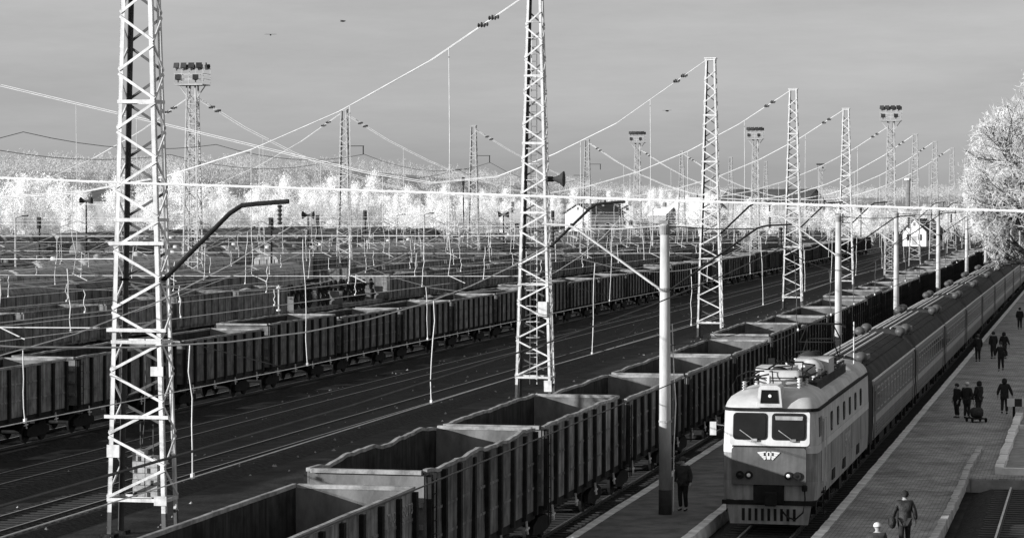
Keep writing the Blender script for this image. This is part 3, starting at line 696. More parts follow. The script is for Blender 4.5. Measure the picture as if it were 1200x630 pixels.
# ------------------------------------------------------------------ coaches
def coach():
    c = empty('passenger_coach'); L = 23.6; h = L / 2
    low = [(1.42, 1.02), (1.5, 1.2), (1.53, 1.75)]; band = [(1.534, 1.75), (1.534, 2.02)]; up = [(1.53, 2.02), (1.53, 3.2), (1.49, 3.42)]
    def skin_(prof, name, m):
        b = MB()
        for s in (-1, 1): b.loft([[(s * x, -h, z) for x, z in prof], [(s * x, h, z) for x, z in prof]], False)
        return b.build(name, m, c)
    skin_(low, 'lower_body', M['coach_low']); skin_(band, 'pale_band', M['coach_band']); skin_(up, 'upper_body', M['coach_up'])
    rp = [(1.50, 3.42), (1.42, 3.62), (1.2, 3.88), (.85, 4.07), (.45, 4.18), (0, 4.22)]; rp = rp + [(-x, z) for x, z in rp[-2::-1]]
    rings = []
    for y, k in ((-h, .0), (-h + .12, .45), (-h + .4, .75), (-h + .9, .95), (-h + 1.5, 1), (h - 1.5, 1), (h - .9, .95), (h - .4, .75), (h - .12, .45), (h, 0.0)):
        rings.append([(x, y, 3.42 + (z - 3.42) * k) for x, z in rp])
    b = MB(); b.loft(rings, False); b.build('roof', M['coach_roof'], c, True)
    rr = MB()
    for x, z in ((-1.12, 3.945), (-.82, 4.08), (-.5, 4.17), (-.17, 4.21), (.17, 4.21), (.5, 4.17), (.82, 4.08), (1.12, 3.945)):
        rr.__init__(); rr.box((x, 0, z + .012), (.05, L - 3.4, .09 if x < .2 else .03)); rr.build('roof_rib', M['roof_rib'] if x < .2 else M['coach_roof'], c)  # left ribs sunlit, right ribs shaded: put into colour and height
    for s in (-1, 1):
        e = MB(); e.prism([(-1.5, 1.05), (1.5, 1.05), (1.5, 3.42), (-1.5, 3.42)], s * h - .03, s * h + .0, 'y'); e.build('end_wall', M['coach_up'], c)
        v = MB(); v.span((-.62, s * (h + .44), 1.1), (.62, s * h, 3.25)); v.build('gangway', M['under'], c)
        k = MB(); k.beam((0, s * h, 1.0), (0, s * (h + .5), 1.0), .3); k.build('coupler', M['under'], c)
        g_ = MB(); g_.span((s * 1.49, -h, 3.40), (s * 1.56, h, 3.45)); g_.build('gutter', M['roof_rib'], c)
        cg = MB()
        for z in (1.3, 1.42, 1.54, 1.66): cg.box((s * 1.53, 0, z), (.03, L - 3.2, .035))
        cg.build('corrugation', M['coach_low'], c)
        for ds in (-1, 1):
            d = MB(); d.span((s * 1.50, ds * (h - 1.25), 1.15), (s * 1.545, ds * (h - .5), 3.25)); do = d.build('door', M['coach_up'], c)
            dw = MB(); dw.span((s * 1.51, ds * (h - 1.1), 2.2), (s * 1.555, ds * (h - .65), 3.0)); dw.build('pane', M['glass'], do)
    for s in (-1, 1):
        fm = MB(); fm.prism(rrect(0, 2.62, 1.16, .92, .1), s * 1.535 - .025, s * 1.535 + .012, 'x'); fmesh = fm.mesh('window', M['coach_band'])
        pm = MB(); pm.prism(rrect(0, 2.62, 1.02, .78, .08), s * 1.535 - .02, s * 1.535 + .02, 'x')
        pmesh = pm.mesh('pane', M['glass']); tm = MB().box((s * 1.553, 0, 2.80), (.02, 1.02, .035)).mesh('glazing_bar', M['coach_band'])
        for k in range(12):
            y = -9.35 + k * 1.70; w = link('window', fmesh, c, (0, y, 0)); link('pane', pmesh, w); link('glazing_bar', tm, w)
    dome = MB(); dome.lathe([(.10, 0), (.10, .14), (.20, .18), (.26, .28), (.26, .36), (.2, .47), (.08, .53)], 12); DM = dome.mesh('roof_ventilator', M['coach_up'], True)
    for y in (-h + 1.3, h - 1.3):
        for x in (-.95, .95): link('roof_ventilator', DM, c, (x, y, 3.95))
    hatch = MB(); hatch.box((.62, -h + 3.4, 4.18), (.9, 1.5, .16)); hatch.build('roof_hatch', M['coach_low'], c)
    u = MB(); u.span((-1.3, -h + .2, .92), (1.3, h - .2, 1.1))
    for y, l in ((-3.5, 2.4), (0, 1.6), (3, 2.0)): u.box((.75, y, .7), (.9, l, .5)); u.box((-.75, y + .5, .7), (.9, l, .5))
    u.build('underframe', M['under'], c)
    for s in (-1, 1): bogie3(s * 8.5, axles=(-1.2, 1.2), r=.475, par=c)
    return c
c0 = coach(); GC = 'coaches of the passenger train'
for i in range(12):
    o = c0 if i == 0 else copy_tree(c0)
    o.location = (LX, LY0 + LLEN + .75 + 12.27 + i * 24.54, 0)
    tag(o, 'grey passenger coach with ribbed dark roof, coupled directly behind the locomotive' if i == 0 else 'grey passenger coach with ribbed dark roof, %s coach behind the locomotive' % ORD[i], 'coach', GC)
# ------------------------------------------------------------------ lattice towers of the cross-span catenary
TH = 21.6
def tw(z): t = z / TH; return (2.0 - 1.22 * t) / 2, (1.15 - .45 * t) / 2
def corner(sx, sy, z): a, b = tw(z); return Vector((sx * a, sy * b, z))
def angle_leg(b, sx, sy, z0, z1, w=.145, t=.022):
    for (dx, dy) in ((w, t), (t, w)):
        lo, hi = corner(sx, sy, z0), corner(sx, sy, z1)
        vs = []
        for p in (lo, hi):
            for i, j in ((0, 0), (1, 0), (1, 1), (0, 1)): vs.append((p.x - sx * i * dx, p.y - sy * j * dy + (.0 if dx > dy else .0), p.z))
        f = [(0, 1, 2, 3), (7, 6, 5, 4), (0, 4, 5, 1), (1, 5, 6, 2), (2, 6, 7, 3), (3, 7, 4, 0)]
        b.add(vs, f)
def lattice(root, height, separate, pw=.085):
    zs = [0.9]; st = 1.02
    while zs[-1] + st < height - .25: zs.append(zs[-1] + st); st = max(.84, st * .992)
    allb = MB()
    for sx in (-1, 1):
        for sy in (-1, 1):
            b = MB(); angle_leg(b, sx, sy, .5 if separate else -.3, height)
            if separate: bf = MB(); angle_leg(bf, sx, sy, -.32, .5, .15); bf.build('leg_foot', M['steel_dark'], root)  # lowest stretch of each leg in a darker grey
            if separate: b.build('leg', M['steel'] if sy < 0 or sx > 0 else M['steel_dark'], root)  # rear left leg in the darker grey
            else: allb.add(b.v, b.f)
    faces = [((-1, -1), (1, -1)), ((1, -1), (1, 1)), ((1, 1), (-1, 1)), ((-1, 1), (-1, -1))]
    for fi, (c0_, c1_) in enumerate(faces):
        for i in range(len(zs) - 1):
            a, c = (c0_, c1_) if (i + fi) % 2 == 0 else (c1_, c0_)
            p, q = corner(a[0], a[1], zs[i] + .08), corner(c[0], c[1], zs[i + 1] - .04)
            n = Vector(((0, -1, 0), (1, 0, 0), (0, 1, 0), (-1, 0, 0))[fi]) * .012
            b = MB().beam(p + n, q + n, .035, pw)
            if separate: b.build('brace', M['steel_dark'] if fi == 2 else M['steel'], root)  # rear bracing darker than the other faces
            else: allb.add(b.v, b.f)
        for z in (.9, zs[5], zs[9], zs[13], zs[min(17, len(zs) - 2)], height - .1):
            b = MB().beam(corner(c0_[0], c0_[1], z), corner(c1_[0], c1_[1], z), .05, .11)
            if separate: b.build('tie', M['steel'], root)
            else: allb.add(b.v, b.f)
    if not separate: allb.build('lattice', M['steel_far'], root)
def tower(separate=True):
    t = empty('lattice_tower'); lattice(t, TH, separate)
    for sx in (-1, 1):
        for sy in (-1, 1): MB().box((sx * .95, sy * .52, -.3), (.5, .45, .2)).build('footing', M['ballast'], t)
    cp = MB().box((0, 0, TH + .03), (.95, .8, .08)); cp.build('top_plate', M['steel'] if separate else M['steel_far'], t)
    return t
GTW = 'white lattice towers in the row beside the near freight train'
t_near = tower(True); t_far = tower(False)
TX, FX = -29.8, -90.0
def gusset(b, sx, z): p = corner(sx, -1, z); b.box((p.x - sx * .16, p.y - .03, z), (.42, .03, .3))
near_D = [79.25, 139.2, 205.0, 262.0, 318.0, 440.0, 493.0, 552.0, 612.0]
TL = ['nearest white lattice tower at the left, with concrete weight blocks in its foot', 'white lattice tower with black loudspeaker and inner ladder, second in the near row',
      'third white lattice tower of the near row, left of the locomotive', 'fourth white lattice tower of the near row, above the middle of the freight train', 'fifth white lattice tower of the near row',
      'white lattice tower of the near row just beyond the floodlight mast', 'white lattice tower of the near row, second beyond the mast', 'small distant lattice tower of the near row, third beyond the floodlight mast', 'most distant lattice tower of the near row']
for i, D in enumerate(near_D):
    o = t_near if i == 0 else copy_tree(t_near if i < 5 else t_far)
    o.location = (TX, D, 0); tag(o, TL[i], 'lattice tower', GTW)
# extra fittings of single towers
t1 = t_near
b = MB(); gusset(b, 1, .9); gusset(b, -1, 2.4); gusset(b, -1, 2.5); gusset(b, 1, 5.0); b.build('gusset_plate', M['steel'], t1)
for z in (3.55, 6.3, 9.05): MB().beam(corner(-1, -1, z) + Vector((-.15, -.06, 0)), corner(1, -1, z) + Vector((.2, -.06, 0)), .08, .11).build('clamp_bar', M['steel'], t1)
b = MB().tube([(0.1, 0, 6.0), (.12, 0, 4.6), (.05, .02, 3.2), (.0, 0, 2.6)], .02, 5); b.build('weight_cable', M['wire_dark'], t1)
t2 = [o for o in COL.objects if o.get('label') == TL[1]][0]
b = MB()
for q in (-.2, .2): b.beam((q - .1, 0, .5), (q * .7 - .05, 0, 19.5), .035)
for k in range(48): b.beam((-.3 + k * .002, 0, .8 + k * .39), (.1 - k * .0015, 0, .8 + k * .39), .03)
b.build('ladder', M['steel'], t2)
hp_ = MB().tube([(-.38, -.1, 0), (-.4, -.42, 0), (0, -.5, 0), (.3, -.42, 0), (.3, -.1, 0)], .02, 4, False).mesh('ladder_hoop', M['steel'])
for k in range(22): link('ladder_hoop', hp_, t2, (0, 0, 2.2 + k * .85))
b = MB(); gusset(b, 1, .3); gusset(b, 1, .6); b.box((.55, -.62, 4.6), (.5, .2, .8)); b.build('junction_box', M['steel'], t2)
ls = empty('loudspeaker', (TX + .95, 139.2 - .1, 11.6)); tag(ls, 'black horn loudspeaker on the right leg of the second white lattice tower', 'loudspeaker')
b = MB(); b.lathe([(.10, 0), (.14, .2), (.24, .42), (.42, .62), (.44, .66)], 14, axis='x'); b.build('horn', M['black'], ls)
b = MB(); b.box((-.12, 0, 0), (.3, .26, .3)); b.beam((-.45, 0, -.1), (.1, 0, -.1), .08); b.build('driver_housing', M['black'], ls)
# weight blocks hanging inside the first tower
for k, (dx, n, zt) in enumerate(((-.13, 8, 2.62), (.30, 7, 2.50))):
    st_ = empty('tension_weight', (TX + dx + .1, 79.25 - .10, -.12)); tag(st_, 'stack of pale concrete tension weights in the nearest tower, %s one' % ('taller left' if k == 0 else 'shorter right'), 'weight stack', 'tension weights in the nearest tower')
    for j in range(n):
        h = .19; mm = MB().box((0, 0, 0), (.40, .36, h - .015)); z = 1.18 + j * h
        mm.build('weight_block', M['block'], st_, loc=(random.uniform(-.012, .012), random.uniform(-.01, .01), z))
        if j % 2 == 0: MB().box((.02 if j % 4 else -.1, -.185, z), (.09, .02, .15)).build('weight_slot', M['black'], st_)
    MB().tube([(0, 0, 1.1), (0, 0, zt + .9)], .02, 5).build('hanger_rod', M['wire_dark'], st_)

# far row of towers
far_D = [205.0, 309.0, 377.0, 465.0, 575.0, 654.0, 725.0]
for i, D in enumerate(far_D):
    o = t_far if i == 0 else copy_tree(t_far); o.location = (FX - (3 if i == 0 else 0), D, 0)
    tag(o, 'grey lattice tower of the far row across the yard, %s from the left' % ORD[i], 'lattice tower', 'lattice towers in the far row across the yard')
    if i in (1, 2, 3):
        b = MB(); b.beam((0, -.3, 17.2), (2.6, -.3, 17.2), .08); b.beam((0, -.3, 15.2), (-2.4, -.3, 15.2), .08); b.tube([(2.5, -.3, 17.2), (2.5, -.3, 16.2)], .07, 6); b.build('feeder_arm', M['bracket'], o)

# floodlight masts ---------------------------------------------------
def mast():
    m = empty('floodlight_mast'); H_ = 22.2
    def cn(sx, sy, z): a = (1.7 - .8 * z / H_) / 2; return Vector((sx * a, sy * a, z))
    lg = MB(); br_ = MB()
    for sx in (-1, 1):
        for sy in (-1, 1): lg.beam(cn(sx, sy, -.3), cn(sx, sy, H_), .14, .14, up=(0, 1, 0))
    z = .3; i = 0
    while z < H_ - 1:
        for fi, (c0_, c1_) in enumerate((((-1, -1), (1, -1)), ((1, -1), (1, 1)), ((1, 1), (-1, 1)), ((-1, 1), (-1, -1)))):
            a, c = (c0_, c1_) if (i + fi) % 2 == 0 else (c1_, c0_)
            br_.beam(cn(*a, z), cn(*c, z + 1.0), .05, .08); br_.beam(cn(*c0_, z), cn(*c1_, z), .04, .06)
        z += 1.0; i += 1
    lg.build('leg', M['steel_far'], m); br_.build('lattice', M['steel_far'], m)
    ld = MB()
    for q in (-.2, .2): ld.beam((q, .1, .5), (q, .1, H_), .04)
    for k in range(55): ld.beam((-.2, .1, .6 + k * .39), (.2, .1, .6 + k * .39), .03)
    ld.build('ladder', M['steel_far'], m)
    pf = MB(); pf.box((0, 0, H_ + .05), (3.0, 2.4, .1))
    for sx in (-1, 1): pf.beam((sx * .45, 0, H_ - 1.3), (sx * 1.4, 0, H_), .09)
    pf.build('platform', M['steel_far'], m)
    rl = MB()
    for zz in (.6, 1.15, 1.7):
        for s in (-1, 1): rl.beam((-1.5, s * 1.2, H_ + zz), (1.5, s * 1.2, H_ + zz), .05); rl.beam((s * 1.5, -1.2, H_ + zz), (s * 1.5, 1.2, H_ + zz), .05)
    for x in (-1.5, -.75, 0, .75, 1.5):
        for s in (-1, 1): rl.beam((x, s * 1.2, H_ + .1), (x, s * 1.2, H_ + 1.9), .05)
    rl.build('railing', M['steel_far'], m)
    fb = MB(); fb.prism([(-.14, .18), (.14, .18), (.27, -.14), (-.27, -.14)], -.24, .24, 'z'); fb.box((0, -.15, 0), (.60, .05, .54)); fb.box((0, .05, -.34), (.1, .1, .3)); FM = fb.mesh('floodlight', M['black'])
    for x in (-1.2, -.45, .35, 1.15):
        link('floodlight', FM, m, (x, -1.25, H_ + 1.95), (R(-14), 0, random.uniform(-.4, .4)))
        link('floodlight', FM, m, (x, 1.2, H_ + 1.9), (R(194), 0, random.uniform(-.4, .4)))
    for x in (-1.05, .8): link('floodlight', FM, m, (x, -1.3, H_ + .75), (R(-14), 0, random.uniform(-.4, .4)))
    return m
m0 = mast()
ML = [(-29.8, 388, 'tall floodlight mast standing in the near row of white towers', 1), (FX, 254, 'floodlight mast at the left, standing in the far row of towers', 1), (FX, 518, 'floodlight mast far back left of the concrete pole top', 1), (-63.3, 494, 'floodlight mast far back right of the third white tower', 1), (-99, 960, 'tiny floodlight mast near the wooded skyline', 1)]
for i, (x, y, lab, k) in enumerate(ML):
    o = m0 if i == 0 else copy_tree(m0); o.location = (x, y, 0); tag(o, lab, 'floodlight mast', 'floodlight masts over the yard')

# concrete poles on the island platform, each with two brackets ------
PX = -13.75; PD = [84.5, 142.8, 184.5, 233.5, 284.5, 333, 381, 430, 478]
def pole():
    p = empty('catenary_pole'); Hp = 9.45
    b = MB(); b.tube([(0, 0, -.3), (0, 0, .80)], [.222, .219], 20); b.build('painted_base', M['black'], p, True)
    b = MB(); b.tube([(0, 0, .80), (-.03, 0, Hp)], [.212, .150], 20); b.build('shaft', M['concrete'], p, True)
    b = MB(); b.lathe([(.165, 0), (.175, .05), (.175, .25), (.165, .3)], 16, c=(-.03, 0, 9.1)); b.lathe([(.2, 0), (.2, .12)], 16, c=(-.02, 0, 7.25)); b.lathe([(.222, 0), (.222, .06)], 16, c=(0, 0, 3.0)); b.box((-.05, 0, 9.5), (.3, .26, .12)); b.build('clamp_band', M['concrete_wall'], p)
    for s in (1, -1):
        b = MB(); m_ = M['bracket'] if s > 0 else M['steel']  # sunlit left and shaded right bracket, put into the colours
        for q in (-.06, .06): b.tube([(s * .15, q, 7.3), (s * 2.75, q, 9.15), (s * 3.0, q, 9.32), (s * 3.3, q, 9.4), (s * 4.1, q, 9.44)], .034, 6)
        b.tube([(s * .1, 0, 9.38), (s * 1.6, 0, 9.28), (s * 2.9, 0, 9.3)], .02, 5)
        b.build('bracket', m_, p)
        i_ = MB(); ribbed(i_, s * 3.75, 0, 8.75, .62, .08); i_.build('insulator', M['insulator'], p)
        b = MB(); b.tube([(s * .2, .05, 5.5), (s * 3.5, .05, 5.15 if s < 0 else 6.1)], .013, 6); b.tube([(s * .2, .05, 6.8), (s * 1.7, .05, 5.4 if s < 0 else 5.8)], .010, 5); b.build('steady_arm', M['bracket'], p)
    return p
p0 = pole()
for i, D in enumerate(PD):
    o = p0 if i == 0 else copy_tree(p0); o.location = (PX, D, PZ)
    tag(o, 'nearest round concrete pole with black base, a man standing at its foot' if i == 0 else 'round concrete catenary pole on the island platform, %s from the locomotive front' % ORD[i], 'catenary pole', 'concrete catenary poles on the island platform')
MB().tube([(.26, .05, .1), (.27, .06, 2.2), (.33, .08, 3.6), (.26, .1, 4.6), (.21, .05, 6.2)], .018, 5).build('earth_cable', M['steel'], p0)

# dark cantilever arms on the right of the towers (thing > part of the tower)
for o in [q for q in COL.objects if q.name.startswith('lattice_tower') and q.get('group') == GTW][:7]:
    b = MB(); b.tube([(.85, -.3, 7.9), (3.05, -.3, 10.0), (3.45, -.3, 10.25), (3.9, -.3, 10.3), (5.0, -.3, 10.38)], .075, 8); b.build('cantilever_arm', M['bracket'], o)
    b = MB(); b.beam((.85, -.3, 7.9), (-.7, -.2, 7.9), .08); b.tube([(.8, -.3, 6.1), (4.7, -.3, 5.2)], .016, 6); b.tube([(-.9, -.3, 6.4), (-4.7, -.3, 5.95)], .014, 6); b.build('steady_arm', M['bracket'], o)
    i_ = MB(); ribbed(i_, 4.7, -.3, 9.65, .65, .09); i_.build('insulator', M['insulator'], o)

# ------------------------------------------------------------------ overhead lines along the tracks
def line_along(name_label, x, zc, zm, sag, stations, step, rw=.014, rm=.017, wob_=.035, ymax=330, zig=.25, seed=0, m='wire', rd=.014, first=None):
    r = random.Random(seed); t = empty('overhead_line', (x, stations[0], 0)); y0 = stations[0]
    cw_ = [(zig * (1 if k % 2 else -1), y - y0, zc) for k, y in enumerate(stations)]
    MB().tube(cw_, rw, 5).build('contact_wire', M[m], t)
    def mz(y):
        for k in range(len(stations) - 1):
            a, b_ = stations[k], stations[k + 1]
            if a <= y <= b_: u = (y - a) / (b_ - a); return zm - sag * 4 * u * (1 - u), (zig * (1 if k % 2 else -1)) * (1 - u) + (zig * (1 if (k + 1) % 2 else -1)) * u
        return zm, 0
    pts = []
    for k in range(len(stations) - 1):
        for u in np.linspace(0, 1, 11)[:-1]: y = stations[k] + (stations[k + 1] - stations[k]) * u; z, xo = mz(y); pts.append((xo * .4, y - y0, z))
    MB().tube(pts, rm, 5).build('messenger_wire', M[m], t)
    y = first if first else stations[0] + step * .6
    while y < min(stations[-1], ymax):
        z, xo = mz(y); n = 5; P = []
        for k in range(n + 1):
            u = k / n; e = 0 if k in (0, n) else 1
            P.append((xo * (.4 + .6 * u) + e * r.uniform(-wob_, wob_), y - y0 + e * r.uniform(-wob_, wob_), z + (zc - z) * u))
        MB().tube(P, rd, 4).build('dropper', M[m], t)
        MB().box((xo, y - y0, zc + .03), (.05, .12, .1)).build('dropper_clip', M['wire'], t)
        y += step * r.uniform(.8, 1.2)
    tag(t, name_label, 'overhead line', 'overhead contact lines along the tracks')
    return t
pst = [-22.0, 30.0] + PD
line_along('overhead line above the passenger train, on the right-hand pole brackets', -10.05, 6.05, 8.9, 1.4, [-40.0] + PD, 11, seed=1, m='wire_dark', first=88)
line_along('overhead line above the near freight train, on the left-hand pole brackets', -17.6, 4.9, 8.9, 1.5, pst, 20.4, seed=2, first=49.4)
tst = [20.0] + near_D
tst.insert(6, 385.0)
line_along('overhead line of the empty track just right of the white towers', -24.9, 5.15, 9.6, 3.0, tst, 19.6, seed=3, first=58.2)
for k, (key, nm) in enumerate((('clear2', 'first empty track left of the white towers'), ('clear3', 'second empty track left of the white towers'), ('row2', 'long row of dark open wagons'), ('t6', 'track just behind the long dark row'), ('t7', 'second track behind the long dark row'), ('t8', 'track in front of the wheelset wagons'), ('row3', 'row with the wheelset wagons'), ('t10', 'track just behind the wheelset wagons'), ('t11', 'fourth row of wagons'), ('t12', 'track beside the far row of towers'))):
    line_along('overhead line above the ' + nm, TR[key], 5.9 - .04 * k, 8.8, 2.2, [s + 0 for s in tst], 13 if k < 5 else 16, seed=10 + k, rw=.018, rm=.02 if k < 4 else .026, ymax=360, wob_=.05, rd=.02)

# ------------------------------------------------------------------ cross-spans between the two rows of towers
def hyp(px, py, D): v = on_y(px, py, D); return (v.x, v.z)
def cross_span(D, xr, zr, xl, zl, low, label, prof=None, seed=0, D2=None):
    r = random.Random(seed); t = empty('cross_span', (0, D, 0)); D2 = D if D2 is None else D2
    if prof is None:
        prof = []
        for u in np.linspace(0, 1, 13):
            base = zr + (zl - zr) * u; s_ = base - (base - low) * (1 - (2 * u - 1) ** 2); prof.append((xr + (xl - xr) * u, s_))
    yy = lambda x: (D2 - D) * (x - xr) / (xl - xr)
    def zat(x):
        for (a, za), (b_, zb) in zip(prof[:-1], prof[1:]):
            if b_ <= x <= a: return za + (zb - za) * (x - a) / (b_ - a)
        return low
    for q in (-.35, .35): MB().tube([(x, yy(x) + q, z + q * .15) for x, z in prof], .026, 5).build('support_rope', M['wire'], t)
    for x0, sgn in ((xr, -1), (xl, 1)):
        for q in (-.35, .35):
            for w in (1.6, 2.2):
                x = x0 + sgn * w; z = zat(x); bb = MB().lathe([(.05, -.22), (.13, -.18), (.07, -.08), (.13, 0), (.07, .08), (.13, .18), (.05, .22)], 8, axis='x', c=(x, yy(x) + q, z + q * .15)); bb.build('insulator', M['insulator'], t)
    zf1, zf2 = 8.55, 6.35
    for z in (zf1, zf2): MB().tube([(x, yy(x), z - .12 * math.sin(math.pi * (x - xr) / (xl - xr))) for x in np.linspace(xr, xl, 9)], .016, 5).build('fixing_rope', M['wire'], t)
    for x in list(TR.values())[3:]:
        z = zat(x)
        if z > zf1 + .3: MB().tube([(x, yy(x), z), (x + r.uniform(-.05, .05), yy(x), (z + zf1) / 2), (x, yy(x), zf1 - .1)], .02, 4).build('hanger', M['wire'], t)
        MB().tube([(x, yy(x), zf1 - .1), (x + r.uniform(-.2, .2), yy(x) + r.uniform(-.2, .2), 7.4), (x + r.uniform(-.1, .1), yy(x), zf2)], .018, 4).build('hanger', M['wire'], t)
        MB().tube([(x, yy(x), zf2), (x + .9, yy(x), 5.95)], .02, 4).build('steady_arm', M['wire'], t)
    if D < 400:                                  # jumpers and stays strung between the fixing ropes and the wires on either side
        xs = [x for x in list(TR.values())[3:] if xl < x < xr]
        for _ in range(11 if xs else 0):
            a = r.choice(xs); s_ = r.choice((-1, 1)); b_ = a + r.choice((0, 5.3, -5.3)); L = r.uniform(6, 22)
            MB().tube([(a, yy(a), r.choice((zf1, zf2, 9.6))), ((a + b_) / 2 + r.uniform(-.5, .5), yy(a) + s_ * L * .5, r.uniform(6.6, 7.6)), (b_, yy(a) + s_ * L, r.uniform(5.9, 8.2))], .014, 4).build('jumper', M['wire'], t)
    tag(t, label, 'cross span', 'cross-span ropes between the two rows of towers')
cross_span(79, -30.6, 21.4, -92, 21, 11, 'cross-span ropes from the nearest white tower to the left')
cross_span(139.2, -30.5, 21.4, -92, 21, 10.6, 'cross-span ropes from the second white tower to the left')
cross_span(205, -30.3, 21.4, -93, 20.9, 11, 'cross-span ropes from the third white tower to the left edge of the yard', prof=[(-30.3, 21.4), (-37.3, 16.6), (-42.3, 14.2), (-47, 12.4), (-52.5, 11.9), (-58, 12.8), (-93, 20.9)])
for i, (D, D2, nm) in enumerate(((262, 254, 'fourth white tower to the left-hand floodlight mast'), (318, 309, 'fifth white tower to the far row'), (388, 377, 'floodlight mast in the near row to the far row'), (440, 465, 'tower beyond the near floodlight mast'), (493, 518, 'second tower beyond the near floodlight mast'), (552, 575, 'third tower beyond the near floodlight mast'))):
    cross_span(D, -30.2, 21.4, FX + .4, 21, 10.8, 'cross-span ropes from the ' + nm, seed=i, D2=D2)
cross_span(254, FX - .4, 21, -152, 21, 10, 'cross-span ropes falling away to the left of the left-hand floodlight mast', seed=77)
cross_span(309, FX - .4, 21.2, -152, 21, 10, 'cross-span ropes falling away to the left of the second far tower', seed=78)
# dark feeder wires sagging along the far row
fd = empty('feeder_wires', (FX, 205, 0)); tag(fd, 'dark sagging feeder wires strung along the far row of towers', 'feeder wire')
for xo, z in ((2.5, 16.2), (-2.4, 15.2)):
    P = []
    for a, c in zip([100, 205, 254, 309, 377, 465][:-1], [205, 254, 309, 377, 465]):
        for u in np.linspace(0, 1, 9)[:-1]: P.append((xo, a + (c - a) * u - 205, z - 3.0 * 4 * u * (1 - u) * ((c - a) / 68) ** 2 * .55))
    MB().tube(P, .03, 5).build('feeder_wire', M['wire_dark'], fd)
# thick frosted cable crossing the whole yard close to the bridge
cc = empty('crossing_cable', (0, 24, 0)); tag(cc, 'thick frosted cable hanging across the whole picture in front of the yard', 'cable')
P = []
for px, py in ((-160, 201), (0, 208.5), (150, 214.5), (300, 219), (450, 224), (600, 229), (750, 234), (900, 238.5), (1050, 243), (1200, 247.5), (1360, 252)):
    v = on_y(px, py, 24); P.append((v.x, 0, v.z))
MB().tube(P, .0118, 6).build('cable', M['wire'], cc)
rg = np.random.default_rng(3); tf = MB()
for a, c in zip(P[:-1], P[1:]):
    for u in rg.uniform(0, 1, 90): x = a[0] + (c[0] - a[0]) * u; z = a[2] + (c[2] - a[2]) * u; tf.box((x, rg.uniform(-.006, .006), z + rg.uniform(-.009, .009)), (.03, .01, .01))
tag(tf.build('rime', M['frost'], cc), kind='stuff')

# signal posts, lamp poles and small fittings standing about in the yard
def yard_pole(loc, h, top, lab):
    p = empty('yard_pole', loc); MB().tube([(0, 0, -.3), (0, 0, h)], [.13, .09], 8).build('shaft', M['bracket'] if top != 'lamp' else M['steel_far'], p)
    if top == 'speaker':
        b = MB(); b.lathe([(.1, 0), (.2, .3), (.5, .7), (.52, .75)], 10, axis='x', c=(0, 0, h - .1)); b.lathe([(.1, 0), (.2, -.3), (.5, -.7), (.52, -.75)], 10, axis='x', c=(0, 0, h - .1)); b.build('loudspeaker', M['black'], p)
    elif top == 'lamp':
        b = MB(); b.beam((0, 0, h), (.9, 0, h + .2), .06); b.box((1.0, 0, h + .2), (.6, .25, .14)); b.build('lamp_head', M['black'], p)
    else:
        b = MB(); b.box((0, -.12, h - .4), (.45, .25, 1.3)); b.build('signal_head', M['black'], p)
        for k in range(3): MB().lathe([(.12, -.26), (.12, -.45), (.1, -.45)], 8, axis='y', c=(0, 0, h - .8 + k * .38)).build('hood', M['black'], p)
    tag(p, lab, 'pole')
    p['group'] = 'poles and signals standing in the yard'
for px, dep, h, top, lab in ((101, 330, 10.6, 'speaker', 'dark pole with a pair of horn loudspeakers left of the nearest tower'), (46, 300, 8.4, 'signal', 'dark signal post near the left edge of the yard'), (543, 430, 14.2, 'plain', 'tall dark pole left of the second far tower'),
                          (361, 340, 8.8, 'speaker', 'dark pole with horn loudspeakers left of the middle far tower'), (590, 390, 8.6, 'speaker', 'dark loudspeaker pole left of the second white tower'), (318, 260, 8.6, 'signal', 'signal post beside the pale tank wagon'), (372, 330, 8.5, 'signal', 'dark signal post beside the middle far tower'),
                          (428, 360, 9.0, 'signal', 'signal post right of the middle far tower'), (465, 380, 8.4, 'lamp', 'lamp pole in front of the white poplars'), (497, 330, 8.8, 'lamp', 'lamp pole before the bright white shrubs'), (690, 420, 8.5, 'lamp', 'lamp pole before the white gabled house'), (712, 300, 7.4, 'signal', 'signal post right of the second white tower'),
                          (765, 420, 9.3, 'lamp', 'lamp pole left of the concrete pole top'), (1009, 560, 9.2, 'signal', 'signal post right of the second concrete pole'), (1131, 620, 11.0, 'speaker', 'dark loudspeaker pole left of the frosted tree'), (18, 260, 8.8, 'lamp', 'lamp pole at the left edge of the yard'), (648, 380, 8.9, 'signal', 'signal post half hidden by the second white tower')):
    v = at_depth(px, dep, 0); yard_pole((v.x, v.y, 0), h, top, lab)
# short point-indicator post with knobs beside the wheelset wagons
v = on_z(305, 366, 1.0); pi_ = empty('indicator_post', (-60.5, 190, 0)); tag(pi_, 'short white knobbed post in front of the wheelset wagons', 'post')
MB().tube([(0, 0, -.3), (0, 0, 4.1)], .06, 6).build('post', M['steel'], pi_)
for z in (1.6, 2.2, 3.9): MB().lathe([(.06, -.1), (.2, -.05), (.2, .05), (.06, .1)], 8, c=(0, 0, z)).build('knob', M['steel'], pi_)
